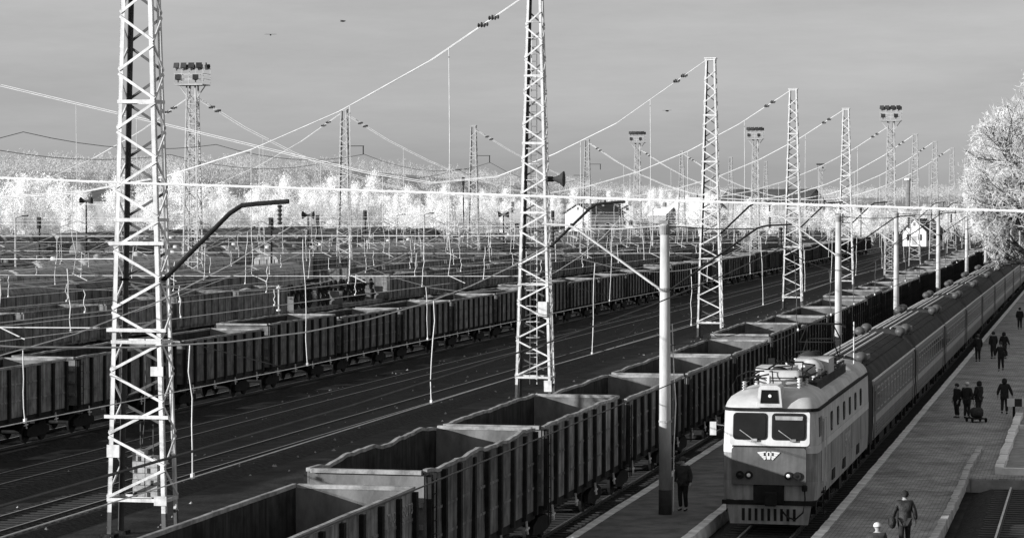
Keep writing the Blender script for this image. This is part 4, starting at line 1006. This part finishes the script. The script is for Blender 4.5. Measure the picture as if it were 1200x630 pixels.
# ------------------------------------------------------------------ frosted trees
def perp(d, rg):
    v = rg.normal(size=3); v -= d * v.dot(d); return v / np.linalg.norm(v)
class TwigMesh:
    def __init__(s): s.v = []; s.f = []
    def twig(s, p, d, l, w, rg):
        a = perp(d, rg) * w; n = len(s.v); bend = perp(d, rg) * l * .15
        m = p + d * l * .55 + bend; e = p + d * l
        s.v += [p - a, p + a, m + a * .8, m - a * .8, e]; s.f += [(n, n + 1, n + 2, n + 3), (n + 3, n + 2, n + 4)]
def link_np(name, v, f, m, parent=None):
    me = bpy.data.meshes.new(name); me.from_pydata([tuple(map(float, p)) for p in v], [], f); me.materials.append(m); me.update()
    return link(name, me, parent)
def big_tree(name, loc, H, seed, label):
    rg = np.random.default_rng(seed); root = empty(name, loc); limbs = MB(); tw_ = TwigMesh(); fine = MB()
    def grow(p, d, l, r, lev):
        n = 4; pts = [p]; q = p.copy(); dd = d.copy()
        for i in range(n):
            dd = dd + rg.normal(size=3) * .13 + np.array([0, 0, .05 if lev < 3 else -.01]); dd /= np.linalg.norm(dd); q = q + dd * l / n
            if lev >= 1:
                e = (q - np.array([0, 0, H * .58])) / np.array([H * .35, H * .35, H * .425]); en = np.linalg.norm(e)
                if en > 1: q = np.array([0, 0, H * .58]) + (q - np.array([0, 0, H * .58])) / en * rg.uniform(.74, 1.06)
            pts.append(q.copy())
        rs = [r * (1 - .45 * i / n) for i in range(n + 1)]
        if lev <= 1: limbs.tube(pts, rs, 7, False)
        elif lev <= 3: limbs.tube(pts, rs, 4, False)
        elif lev == 4: limbs.tube(pts[::2], [max(.014, x) for x in rs[::2]], 3, False)
        else: fine.tube(pts[::2], [max(.012, x) for x in rs[::2]], 3, False)
        if lev >= 5:
            for i in range(5):
                k = rg.integers(1, n + 1); b = pts[k]; dr = dd * .6 + rg.normal(size=3) * .6; dr /= np.linalg.norm(dr)
                tw_.twig(b, dr, rg.uniform(.25, .6), rg.uniform(.008, .016), rg)
            return
        kids = {0: 6, 1: 5, 2: 5, 3: 4, 4: 4}[lev]
        for i in range(kids):
            k = 2 + rg.integers(0, n - 1) if lev else 2 + i % 3
            u = perp(dd, rg); an = rg.uniform(.45, .95) if lev else rg.uniform(.5, .95)
            nd = dd * math.cos(an) + u * math.sin(an); nd[2] += .12 if lev < 2 else 0; nd /= np.linalg.norm(nd)
            grow(pts[min(k, n)].copy(), nd, l * rg.uniform(.58, .8), r * .52, lev + 1)
            if lev >= 3:
                for j in range(1):
                    dr = rg.normal(size=3); dr /= np.linalg.norm(dr); tw_.twig(pts[rg.integers(1, n + 1)], dr, rg.uniform(.25, .5), .016, rg)
        if lev < 4: grow(pts[-1], dd, l * .74, r * .5, lev + 1)
    grow(np.array([0, 0, -.2]), np.array([-.03, 0, 1.0]), H * .34, H * .021, 0)
    limbs.build('trunk', M['bark'], root, True); fine.build('branches', M['frost_dim'], root)
    link_np('crown', tw_.v, tw_.f, M['frost'], root)
    tag(root, label, 'tree'); return root
BT = big_tree('frosted_tree', (-3.4, 212, PZ), 20.6, 5, 'big round tree white with frost leaning over the passenger train at the right')

def small_tree(kind, seed, H):
    """trunk mesh and crown mesh of one frosted tree"""
    rg = np.random.default_rng(seed); t = MB(); tw_ = TwigMesh()
    t.tube([(0, 0, -.5), (.1, 0, H * .3), (0, .05, H * .62), (.05, 0, H * .92)], [H * .014, H * .011, H * .007, H * .002], 5, False)
    n = {'poplar': 2600, 'round': 3400, 'shrub': 2600, 'birch': 2700}[kind]
    lumps = []
    for i in range(26):
        u = rg.uniform(.12, 1)
        if kind == 'poplar': rad = H * .10 * math.sin(math.pi * min(1, .18 + u * .82)) ** .6; z = H * u
        elif kind == 'birch': rad = H * .17 * math.sin(math.pi * min(1, .12 + u * .86)) ** .8; z = H * u
        elif kind == 'round': z = H * (.28 + .7 * u); rad = H * .30 * math.sqrt(max(.05, 1 - ((z / H - .6) / .42) ** 2))
        else: z = H * (.05 + .9 * u); rad = H * .55 * math.sqrt(max(.05, 1 - (z / H) ** 2))
        a = rg.uniform(0, 6.28); q = rad * math.sqrt(rg.uniform(.1, 1)); c = np.array([q * math.cos(a), q * math.sin(a), min(z, H * .97)]); lumps.append((c, H * rg.uniform(.035, .075)))
        b0 = np.array([0, 0, max(H * .1, c[2] - q * 1.6 - H * .05)]); t.tube([tuple(b0), tuple((b0 + c) / 2 + np.array([0, 0, .3])), tuple(c)], [H * .005, H * .0035, H * .001], 3, False)
    for i in range(n):
        c, s = lumps[rg.integers(0, len(lumps))]; p = c + rg.normal(size=3) * s; p[2] = max(p[2], .1)
        d = rg.normal(size=3) * .6 + np.array([0, 0, .9 if kind in ('poplar',) else .35]); d /= np.linalg.norm(d)
        tw_.twig(p, d, H * rg.uniform(.025, .055), H * rg.uniform(.003, .006), rg)
    tm = t.mesh('trunk', M['frost_dim']); cm = bpy.data.meshes.new('crown'); cm.from_pydata([tuple(map(float, p)) for p in tw_.v], [], tw_.f); cm.materials.append(M['frost'])
    return tm, cm
KIND = {k: [small_tree(k, 100 + 10 * j + i, 16.0) for i in range(3)] for j, k in enumerate(('poplar', 'round', 'birch', 'shrub'))}
def plant(kind, x, y, h, label, group, rg):
    tm, cm = KIND[kind][rg.integers(0, 3)]; nm = {'poplar': 'poplar_tree', 'round': 'frosted_tree', 'birch': 'birch_tree', 'shrub': 'frosted_shrub'}[kind]
    r = empty(nm, (x, y, -.3), rg.uniform(0, 6.28)); s = h / 16.0; r.scale = (s * rg.uniform(.9, 1.15),) * 2 + (s,)
    link('trunk', tm, r); link('crown', cm, r); tag(r, label, 'tree' if kind != 'shrub' else 'shrub', group)
rg = np.random.default_rng(21)
y = 470.0; GP = 'white frosted trees in the belt behind the yard'
LB = {'poplar': 'slender white frosted poplar in the tree belt behind the yard', 'round': 'broad white frosted tree in the tree belt behind the yard', 'birch': 'loose white frosted birch in the tree belt behind the yard', 'shrub': 'low white frosted shrub at the foot of the tree belt'}
n = 0
while y < 1750 and n < 296:
    for lane, (xo, k_) in enumerate(((-222, None), (-236, None), (-252, None))):
        if lane == 2 and rg.random() < .35: continue
        k = rg.choice(['poplar', 'round', 'birch', 'shrub'], p=[.20, .40, .32, .08] if lane else [.06, .34, .26, .34])
        h = {'poplar': rg.uniform(15, 21), 'round': rg.uniform(11, 16), 'birch': rg.uniform(12, 17), 'shrub': rg.uniform(4.5, 7)}[k] * (.72 if lane == 0 else 1.02) * (.86 if y > 900 else 1) * rg.uniform(.85, 1.08)
        plant(k, xo + rg.uniform(-6, 6), y + rg.uniform(-4, 4), h, LB[k], GP + ', ' + k + 's', rg); n += 1
    y += 7.6 + (y - 470) * .0112
# bright shrubs in front of the poplars, and the frosted growth where the line leaves to the right
for i in range(14):
    v = at_depth(473 + i * 8.5, 620 + rg.uniform(-15, 15), 0); plant('shrub', v.x, v.y, rg.uniform(7, 12.5), 'bright white rounded shrub standing before the poplars in the middle', 'bright shrubs before the poplars', rg)
for i in range(26):
    px = 985 + i * 7.0 + rg.uniform(-3, 3); v = at_depth(px, rg.uniform(640, 900), 0)
    k = rg.choice(['round', 'birch', 'shrub']); plant(k, v.x, v.y, rg.uniform(6, 10.5), 'small frosted %s where the line runs out at the right' % {'round': 'tree', 'birch': 'birch', 'shrub': 'shrub'}[k], 'small frosted %s at the end of the line' % {'round': 'trees', 'birch': 'birches', 'shrub': 'shrubs'}[k], rg)
for i in range(9):
    plant('shrub' if i % 3 else 'birch', -1.5 + rg.uniform(-4, 5), 262 + i * 22, rg.uniform(7, 11), 'frosted growth beside the platform behind the big tree', 'frosted growth behind the big tree', rg)
for i in range(12):
    v = at_depth(800 + i * 17, 700 + rg.uniform(-40, 60), 0); plant('round' if i % 2 else 'birch', v.x, v.y, rg.uniform(8, 12), 'frosted tree between the far houses and the dark hall', 'frosted trees round the far houses', rg)

# the far wood: one mass of thousands of frosted crowns on the hills
rg = np.random.default_rng(5); V = []; Fc = []
N = 9000; px = rg.uniform(-120, 1330, N); dep = 900 + 2700 * rg.uniform(0, 1, N) ** .9
dx = (px - CX) / F_PX; X = CAM.x + dep * (dx * math.cos(YAW) - math.sin(YAW)); Y = dep * (dx * math.sin(YAW) + math.cos(YAW))
ok = (hill_h(X, Y) > 6) & (X < -300) | (hill_h(X, Y) > 7)
X, Y, dep = X[ok], Y[ok], dep[ok]; Z = hill_h(X, Y); nT = len(X); hh_ = rg.uniform(7.5, 13, nT); wd = rg.uniform(2.2, 3.8, nT)
K = 62
u = rg.uniform(.12, 1, (nT, K)); ang = rg.uniform(0, 6.283, (nT, K)); rad = wd[:, None] * np.sin(np.pi * np.clip(.1 + u * .88, 0, 1)) ** .7 * np.sqrt(rg.uniform(.1, 1, (nT, K)))
P = np.stack([X[:, None] + rad * np.cos(ang), Y[:, None] + rad * np.sin(ang), Z[:, None] + hh_[:, None] * u], -1).reshape(-1, 3)
d = rg.normal(size=P.shape) * .6 + np.array([0, 0, .8]); d /= np.linalg.norm(d, axis=1)[:, None]
s_ = rg.normal(size=P.shape); s_ -= d * (s_ * d).sum(1)[:, None]; s_ /= np.linalg.norm(s_, axis=1)[:, None]
ln = rg.uniform(.6, 1.4, len(P))[:, None]; ww = rg.uniform(.10, .24, len(P))[:, None]
tri = np.stack([P - s_ * ww, P + s_ * ww, P + d * ln], 1).reshape(-1, 3)
me = bpy.data.meshes.new('forest'); me.vertices.add(len(tri)); me.vertices.foreach_set('co', tri.astype(np.float32).ravel())
nf = len(P); me.loops.add(nf * 3); me.loops.foreach_set('vertex_index', np.arange(nf * 3, dtype=np.int32)); me.polygons.add(nf); me.polygons.foreach_set('loop_start', np.arange(0, nf * 3, 3, dtype=np.int32)); me.polygons.foreach_set('loop_total', np.full(nf, 3, dtype=np.int32))
me.materials.append(M['forest']); me.update(); me.validate()
fo = link('forest', me); tag(fo, 'far hills covered with frosted bare woodland', 'wood', kind='stuff')

# ------------------------------------------------------------------ houses beyond the yard
def house(name, loc, rz, w, l, eave, ridge, mw, mr, label, cat='house', win=True, chim=True):
    h = empty(name, loc, rz); b = MB()
    b.prism([(-w / 2, -.3), (w / 2, -.3), (w / 2, eave), (0, ridge), (-w / 2, eave)], -l / 2, l / 2, 'y'); wl = b.build('wall', mw, h)
    o = .5; th = .22; sl = (ridge - eave) / (w / 2); r = MB()
    for s in (-1, 1):
        P = [(0, ridge + .02), (0, ridge + .02 + th), (s * (w / 2 + o), eave - sl * o + .02 + th), (s * (w / 2 + o), eave - sl * o + .02)]
        if s > 0: P = P[::-1]
        r.prism(P, -l / 2 - .4, l / 2 + .4, 'y')
    ro = r.build('roof', mr, h)
    if chim: MB().box((w * .16, l * .15, ridge + .5), (.8, .8, 2.0)).build('chimney', M['brick'], ro)
    if win:
        for x in (-w * .24, w * .24):
            f = MB().box((x, -l / 2 - .02, eave * .55), (1.3, .08, 1.6)).build('window', M['wall_grey'], h); MB().box((x, -l / 2 - .05, eave * .55), (1.05, .06, 1.35)).build('pane', M['glass'], f)
        for k in range(3):
            y = -l / 2 + l * (k + .5) / 3
            for s in (-1, 1):
                f = MB().box((s * (w / 2 + .02), y, eave * .55), (.08, 1.3, 1.6)).build('window', M['wall_grey'], h); MB().box((s * (w / 2 + .05), y, eave * .55), (.06, 1.05, 1.35)).build('pane', M['glass'], f)
    d = MB().box((0, -l / 2 - .03, 1.1), (1.2, .1, 2.2)).build('door', M['wall_grey'], h)
    MB().box((0, -l / 2 - .02, ridge - 1.1), (.7, .06, .7)).build('vent', M['roof_dark'], wl)
    tag(h, label, cat); return h
def P_(px, dep): v = at_depth(px, dep, 0); return (v.x, v.y, 0)
house('gabled_house', P_(697, 690), R(-28), 8.6, 14, 7.6, 9.8, M['wall_white'], M['roof_dark'], 'white gabled house with dark roof behind the yard right of the second white tower')
house('low_house', P_(779, 730), R(62), 6.5, 5.5, 6.9, 8.8, M['wall_grey'], M['roof_snow'], 'low grey house with a frosted white roof above the concrete pole top')
house('long_house', P_(818, 800), R(66), 13, 13, 8.0, 11.6, M['wall_white'], M['roof_snow'], 'broad white house with frosted roof just left of the third white tower')
house('small_house', P_(735, 740), R(10), 4.6, 8, 8.4, 9.6, M['wall_white'], M['roof_snow'], 'narrow white building between the gabled house and the low grey house')
house('platelayers_hut', P_(1082, 640), R(-28), 6.6, 8, 3.4, 6.2, M['wall_white'], M['roof_dark'], 'small white hut with steep gable beside the line at the right', win=True)
house('signal_cabin', P_(598, 700), R(20), 5.0, 7, 7.4, 9, M['wall_white'], M['roof_snow'], 'little white cabin hidden behind the left leg of the second white tower')
house('goods_hall', P_(905, 1000), R(80), 26, 34, 10.6, 15.2, M['wall_grey'], M['roof_dark'], 'large dark-roofed hall behind the fourth white tower', 'hall', True, False)
house('factory_hall', P_(142, 860), R(78), 14, 20, 11, 14.6, M['wall_grey'], M['roof_dark'], 'dark-roofed hall among the white trees at the left', 'hall', True, True)
house('water_tower_house', P_(71, 800), R(20), 5, 5, 11.8, 13.6, M['roof_dark'], M['roof_dark'], 'small dark tower-like building among the white trees at the far left', 'building', False, False)
ch = empty('factory_chimney', P_(1064, 860)); tag(ch, 'slim dark chimney with a pale cap on the skyline at the right', 'chimney')
MB().tube([(0, 0, -.3), (0, 0, 17.4)], [.9, .7], 10).build('shaft', M['brick'], ch); MB().lathe([(.8, 17.4), (1.2, 17.6), (1.2, 18.1), (.8, 18.3)], 10).build('cap', M['wall_white'], ch)
# ------------------------------------------------------------------ people
def skin_obj(name, V, E, Rr, m, parent, sub=1, root=0):
    me = bpy.data.meshes.new(name); me.from_pydata([tuple(v) for v in V], E, []); o = link(name, me, parent); me.materials.append(m)
    o.modifiers.new('skin', 'SKIN'); o.modifiers['skin'].use_smooth_shade = True
    for i, d in enumerate(me.skin_vertices[0].data):
        d.radius = (Rr[i], Rr[i]) if not isinstance(Rr[i], tuple) else Rr[i]; d.use_root = (i == root)
    s = o.modifiers.new('subdivision', 'SUBSURF'); s.levels = sub; s.render_levels = sub
    return o
def cloth(name, g, g2=None): return mat(name, g, g2 or g * 1.6, scale=6, bump=.3, rough=.9, spec=.15)
CL = {'black': cloth('black_cloth', .018, .03), 'dark': cloth('dark_cloth', .03, .055), 'grey': cloth('grey_cloth', .07, .12), 'white': cloth('white_wool', .5, .62), 'leather': mat('worn_leather', .010, .032, scale=9, rough=.5, bump=.6)}
def person(loc, face, h, coat, trou, hat, label, stride=0.0, coat_len=.62, arms=((.02, .10), (.02, .10)), lean=.0, group=None, hood=False):
    """arms: (outward, forward) swing of the left and right hand in metres"""
    root = empty('person', loc, face); k = h / 1.75
    A = lambda *p: tuple(q * k for q in p)
    V = []; E = []; Rr = []
    def add(p, r, par=None):
        V.append(A(*p)); Rr.append(r * k if not isinstance(r, tuple) else (r[0] * k, r[1] * k))
        if par is not None: E.append((par, len(V) - 1))
        return len(V) - 1
    ln = lean
    pe = add((0, 0, .95), (.15, .11)); sp = add((0, ln * .3, 1.15), (.14, .11), pe); chs = add((0, ln * .7, 1.36), (.16, .115), sp); nk = add((0, ln + .01, 1.485), .052, chs); hb = add((0, ln + .03, 1.565), (.062, .075), nk); hm = add((0, ln + .025, 1.65), (.075, .095), hb); ht = add((0, ln + .01, 1.72), .05, hm)
    add((0, ln + .135, 1.615), .012, hm)
    add((.085, ln + .01, 1.62), .014, hm); add((-.085, ln + .01, 1.62), .014, hm)
    arm = {}
    for s, (ow, fw) in zip((-1, 1), arms):
        sh = add((s * .19, ln * .8, 1.41), .07, chs); el = add((s * (.235 + ow * .6), ln * .6 + fw * .25 - .04, 1.14), .048, sh); wr = add((s * (.235 + ow), ln * .5 + fw, .90), .032, el); pa = add((s * (.235 + ow), ln * .5 + fw + .03, .83), (.022, .04), wr)
        x0, y0_, z0 = s * (.235 + ow), ln * .5 + fw + .03, .83
        for j, (dy, l) in enumerate(((.032, .07), (.011, .08), (-.011, .075), (-.03, .058))):
            f1 = add((x0, y0_ + dy, z0 - .045), .0095, pa); f2 = add((x0 - s * .012, y0_ + dy, z0 - .045 - l * .55), .009, f1); add((x0 - s * .03, y0_ + dy, z0 - .045 - l), .008, f2)
        t1_ = add((x0 - s * .005, y0_ + .055, z0 + .01), .011, pa); add((x0 - s * .015, y0_ + .068, z0 - .045), .009, t1_)
        arm[s] = (sh, el, wr, pa)
    leg = {}
    for s in (-1, 1):
        fw = stride * s; hp = add((s * .09, 0, .90), .095, pe); kn = add((s * .095, fw * .45 + .03, .50), .06, hp); an = add((s * .10, fw * .9 - .02, .09 + (.05 if fw < -.05 else 0)), .04, kn); add((s * .11, fw * .9 + .13, .035), (.045, .03), an)
        leg[s] = (hp, kn, an)
    skin_obj('body', V, E, Rr, M['skin'], root)
    g = lambda i: Vector(V[i]) / k
    # coat
    V2, E2, R2 = [], [], []
    def ad(p, r, par=None):
        V2.append(A(*p)); R2.append((r[0] * k, r[1] * k) if isinstance(r, tuple) else r * k)
        if par is not None: E2.append((par, len(V2) - 1))
        return len(V2) - 1
    c = g(chs); c0_ = ad(c, (.215, .165)); b_ = ad(g(sp), (.215, .17), c0_); hz = ad((0, 0, .95), (.22, .175), b_); hq = ad((0, 0, 1.45 - coat_len), (.225, .18), hz); ad((0, 0, 1.43 - coat_len), (.22, .175), hq); ad((0, ln * .95, 1.475), (.085, .08), c0_)
    for s in (-1, 1):
        sh, el, wr, pa = arm[s]; q = ad(g(sh), .095, c0_); q = ad(g(el), .08, q); ad(g(wr) + Vector((0, 0, .015)), .05, q)
    skin_obj('coat', V2, E2, R2, CL[coat], root)
    V2, E2, R2 = [], [], []
    pq = ad((0, 0, .95), (.165, .13))
    for s in (-1, 1):
        hp, kn, an = leg[s]; q = ad(g(hp), .115, pq); q = ad(g(kn), .082, q); ad(g(an) + Vector((0, 0, .02)), .068, q)
    skin_obj('trousers', V2, E2, R2, CL[trou], root)
    for s in (-1, 1):
        V2, E2, R2 = [], [], []; a = g(leg[s][2]); q = ad(a + Vector((0, -.05, -.035)), .05); q = ad(a + Vector((0, .05, -.04)), (.05, .04), q); ad(a + Vector((s * .01, .17, -.055)), (.042, .028), q); skin_obj('shoe', V2, E2, R2, CL['black'], root)
    hatm = CL[hat]; b = MB(); c = Vector(A(0, ln + .012, 1.60))
    prof = [(.108, .05), (.116, .03), (.116, .065), (.108, .10), (.088, .135), (.05, .158), (.01, .165)] if not hood else [(.10, -.10), (.125, -.05), (.13, .04), (.115, .10), (.08, .145), (.02, .165)]
    b.lathe([(r_ * k, z * k) for r_, z in prof], 14); o = b.build('hood' if hood else 'hat', hatm, root, True, loc=c)
    if hood: o.location.y -= .035 * k
    e = MB()
    for s in (-1, 1): e.lathe([(.002, .0), (.011, .004), (.011, .012), (.002, .014)], 6, axis='y', c=(s * .032 * k, (ln + .108) * k, 1.635 * k))
    e.build('eyes', M['black'], root); MB().box((0, (ln + .115) * k, 1.565 * k), (.045, .012, .010)).build('mouth', CL['dark'], root)
    if hat != 'white': MB().lathe([(.085 * k, -.02), (.10 * k, .03), (.10 * k, .07)], 12, c=(0, (ln - .005) * k, 1.59 * k)).build('hair', M['black'], root, True)
    tag(root, label, 'person', group); return root
def onp(px, py): v = on_z(px, py, PZ); return (v.x, v.y, PZ)
away = 0.0
P1 = person(onp(1060, 646), 0.12, 1.78, 'leather', 'black', 'black', 'person in a worn leather jacket walking away with a shoulder bag on the left hip', stride=.2, coat_len=.70, arms=((.10, .10), (.09, .02)))
P2 = person(onp(1028, 685), 0.05, 1.66, 'dark', 'dark', 'white', 'person in a white knitted hat and dark coat at the bottom edge of the platform', stride=.12, coat_len=.8)
GP_ = 'group standing with a luggage trolley on the platform'
person(onp(1121.5, 489), 2.2, 1.62, 'black', 'black', 'dark', 'person in black standing at the platform edge, left of the trolley group', group=GP_, coat_len=.85, arms=((0, .1), (0, .1)))
person(onp(1133, 490), -.5, 1.72, 'black', 'black', 'white', 'person in a pale hat and long black coat standing behind the trolley', group=GP_, coat_len=.75, arms=((.08, .12), (.06, .1)))
person(onp(1147, 488), .9, 1.70, 'black', 'dark', 'black', 'hooded person in black at the right handle of the luggage trolley', group=GP_, coat_len=.7, arms=((.02, .25), (.02, .22)), hood=True)
person(onp(1177, 485), -.1, 1.72, 'black', 'black', 'black', 'hooded person in black walking away by the striped barrier', stride=.12, coat_len=.72, hood=True, arms=((.1, 0), (.14, .12)))
GF = 'people further along the platform below the frosted tree'
person(onp(1146, 423.5), .3, 1.74, 'black', 'black', 'grey', 'person in a grey cap beside the coach, far along the platform', group=GF, coat_len=.72)
person(onp(1164, 420), .5, 1.76, 'black', 'black', 'dark', 'person in a dark cap and long coat, left of the far trio on the platform', group=GF, coat_len=.95)
person(onp(1176.5, 420), -.4, 1.72, 'black', 'dark', 'black', 'hooded person behind the walker in the far trio on the platform', group=GF, coat_len=.8, hood=True, arms=((.1, .1), (.12, .1)))
person(onp(1173, 434.5), 3.0, 1.74, 'black', 'black', 'dark', 'person in dark clothes walking nearest of the far trio on the platform', group=GF, coat_len=.68, stride=.15, arms=((.14, .05), (.14, .05)))
person(onp(1195, 386), 0, 1.76, 'black', 'black', 'black', 'person striding under the frosted tree, farthest along the platform', group=GF, coat_len=.66, stride=.26)
person(onp(800.5, 598), math.pi - .3, 1.78, 'dark', 'black', 'dark', 'man in an open dark jacket standing at the foot of the concrete pole', coat_len=.62, arms=((.04, .02), (.06, .06)))
# the man's pale scarf ends / shirt front
pm = COL.objects['person'] if 'person' in COL.objects else None
# shoulder bag of the walking person
lx, ly, _ = P1.location
bag = empty('shoulder_bag', (lx - .36, ly + .02, PZ + .86), .12); tag(bag, 'dark bulging shoulder bag on the left hip of the walker in the leather jacket', 'bag')
b = MB(); rings = []
for t in np.linspace(-1, 1, 9):
    rr = .19 * math.sqrt(max(.02, 1 - t ** 4)); rings.append([(rr * .62 * math.cos(a), t * .26, .0 + rr * math.sin(a)) for a in np.linspace(0, 2 * math.pi, 13)[:-1]])
b.loft(rings, True, True, True).build('bag_body', CL['leather'], bag, True)
MB().tube([(0, -.2, .15), (.1, -.1, .42), (.22, 0, .60), (.2, .12, .5), (.08, .2, .15)], .022, 5, False).build('strap', CL['black'], bag)
MB().box((-.125, 0, .02), (.02, .3, .16)).build('pocket', CL['dark'], bag)
# luggage trolley
tl = empty('luggage_trolley', onp(1143.5, 494), .5); tag(tl, 'two-wheeled luggage trolley with dark bags among the standing group', 'trolley')
b = MB()
for s in (-1, 1): b.tube([(s * .28, .55, 1.0), (s * .28, .30, .35), (s * .28, -.15, .16)], .022, 6)
b.tube([(-.28, .55, 1.0), (.28, .55, 1.0)], .025, 6); b.box((0, -.1, .18), (.6, .8, .04)); b.build('frame', M['bracket'], tl)
for s in (-1, 1): MB().lathe([(.03, -.02), (.11, -.02), (.11, .02), (.03, .02)], 12, axis='x', c=(s * .34, -.35, .11)).build('wheel', M['under'], tl); MB().lathe([(.03, -.02), (.11, -.02), (.11, .02), (.03, .02)], 12, axis='x', c=(s * .34, .25, .11)).build('wheel', M['under'], tl)
tb = empty('travel_bag', tl.location + Vector((0, 0, .21)), .5); tag(tb, 'dark soft travel bag lying on the luggage trolley', 'bag')
b = MB(); rings = []
for t in np.linspace(-1, 1, 9):
    q = math.sqrt(max(.05, 1 - t ** 6)); rings.append([(t * .30, .3 * q * math.cos(a) * .9 - .1, .24 + .24 * q * math.sin(a)) for a in np.linspace(0, 2 * math.pi, 11)[:-1]])
b.loft(rings, True, True, True).build('bag_body', CL['dark'], tb, True); MB().tube([(-.15, -.1, .46), (-.1, -.1, .6), (.1, -.1, .6), (.15, -.1, .46)], .015, 5).build('handle', CL['black'], tb)
# striped barrier
v = on_z(1180.5, 472, .95); sb_ = empty('striped_barrier', (v.x, v.y, PZ)); tag(sb_, 'black and white striped barrier beam at the right end of the platform', 'barrier')
for i in range(9): MB().box((.16 + i * .345, 0, .78), (.342, .1, .36)).build('stripe_block', M['wall_white'] if i % 2 == 0 else M['black'], sb_)
for x in (.3, 1.7, 3.0): MB().box((x, .12, .35), (.12, .12, 1.0)).build('post', M['bracket'], sb_)
# birds
for px, py, dep, lab in ((402, 25, 150, 'tiny bird high in the sky near the top edge'), (317, 41, 150, 'tiny bird in the sky right of the left floodlight mast'), (782, 130, 160, 'tiny bird in the sky left of the third white tower')):
    v = CAM + ray(px, py) * dep; bd = empty('bird', v, random.uniform(0, 6)); tag(bd, lab, 'bird')
    b = MB(); b.lathe([(.005, -.16), (.04, -.08), (.05, .02), (.035, .1), (.03, .14), (.005, .19)], 8, axis='y'); b.build('body', M['bird'], bd, True)
    for s in (-1, 1): MB().prism([(s * .03, -.05), (s * .18, -.08), (s * .36, .02), (s * .18, .07), (s * .03, .06)][::(1 if s > 0 else -1)], .03, .04, 'z').build('wing', M['bird'], bd)
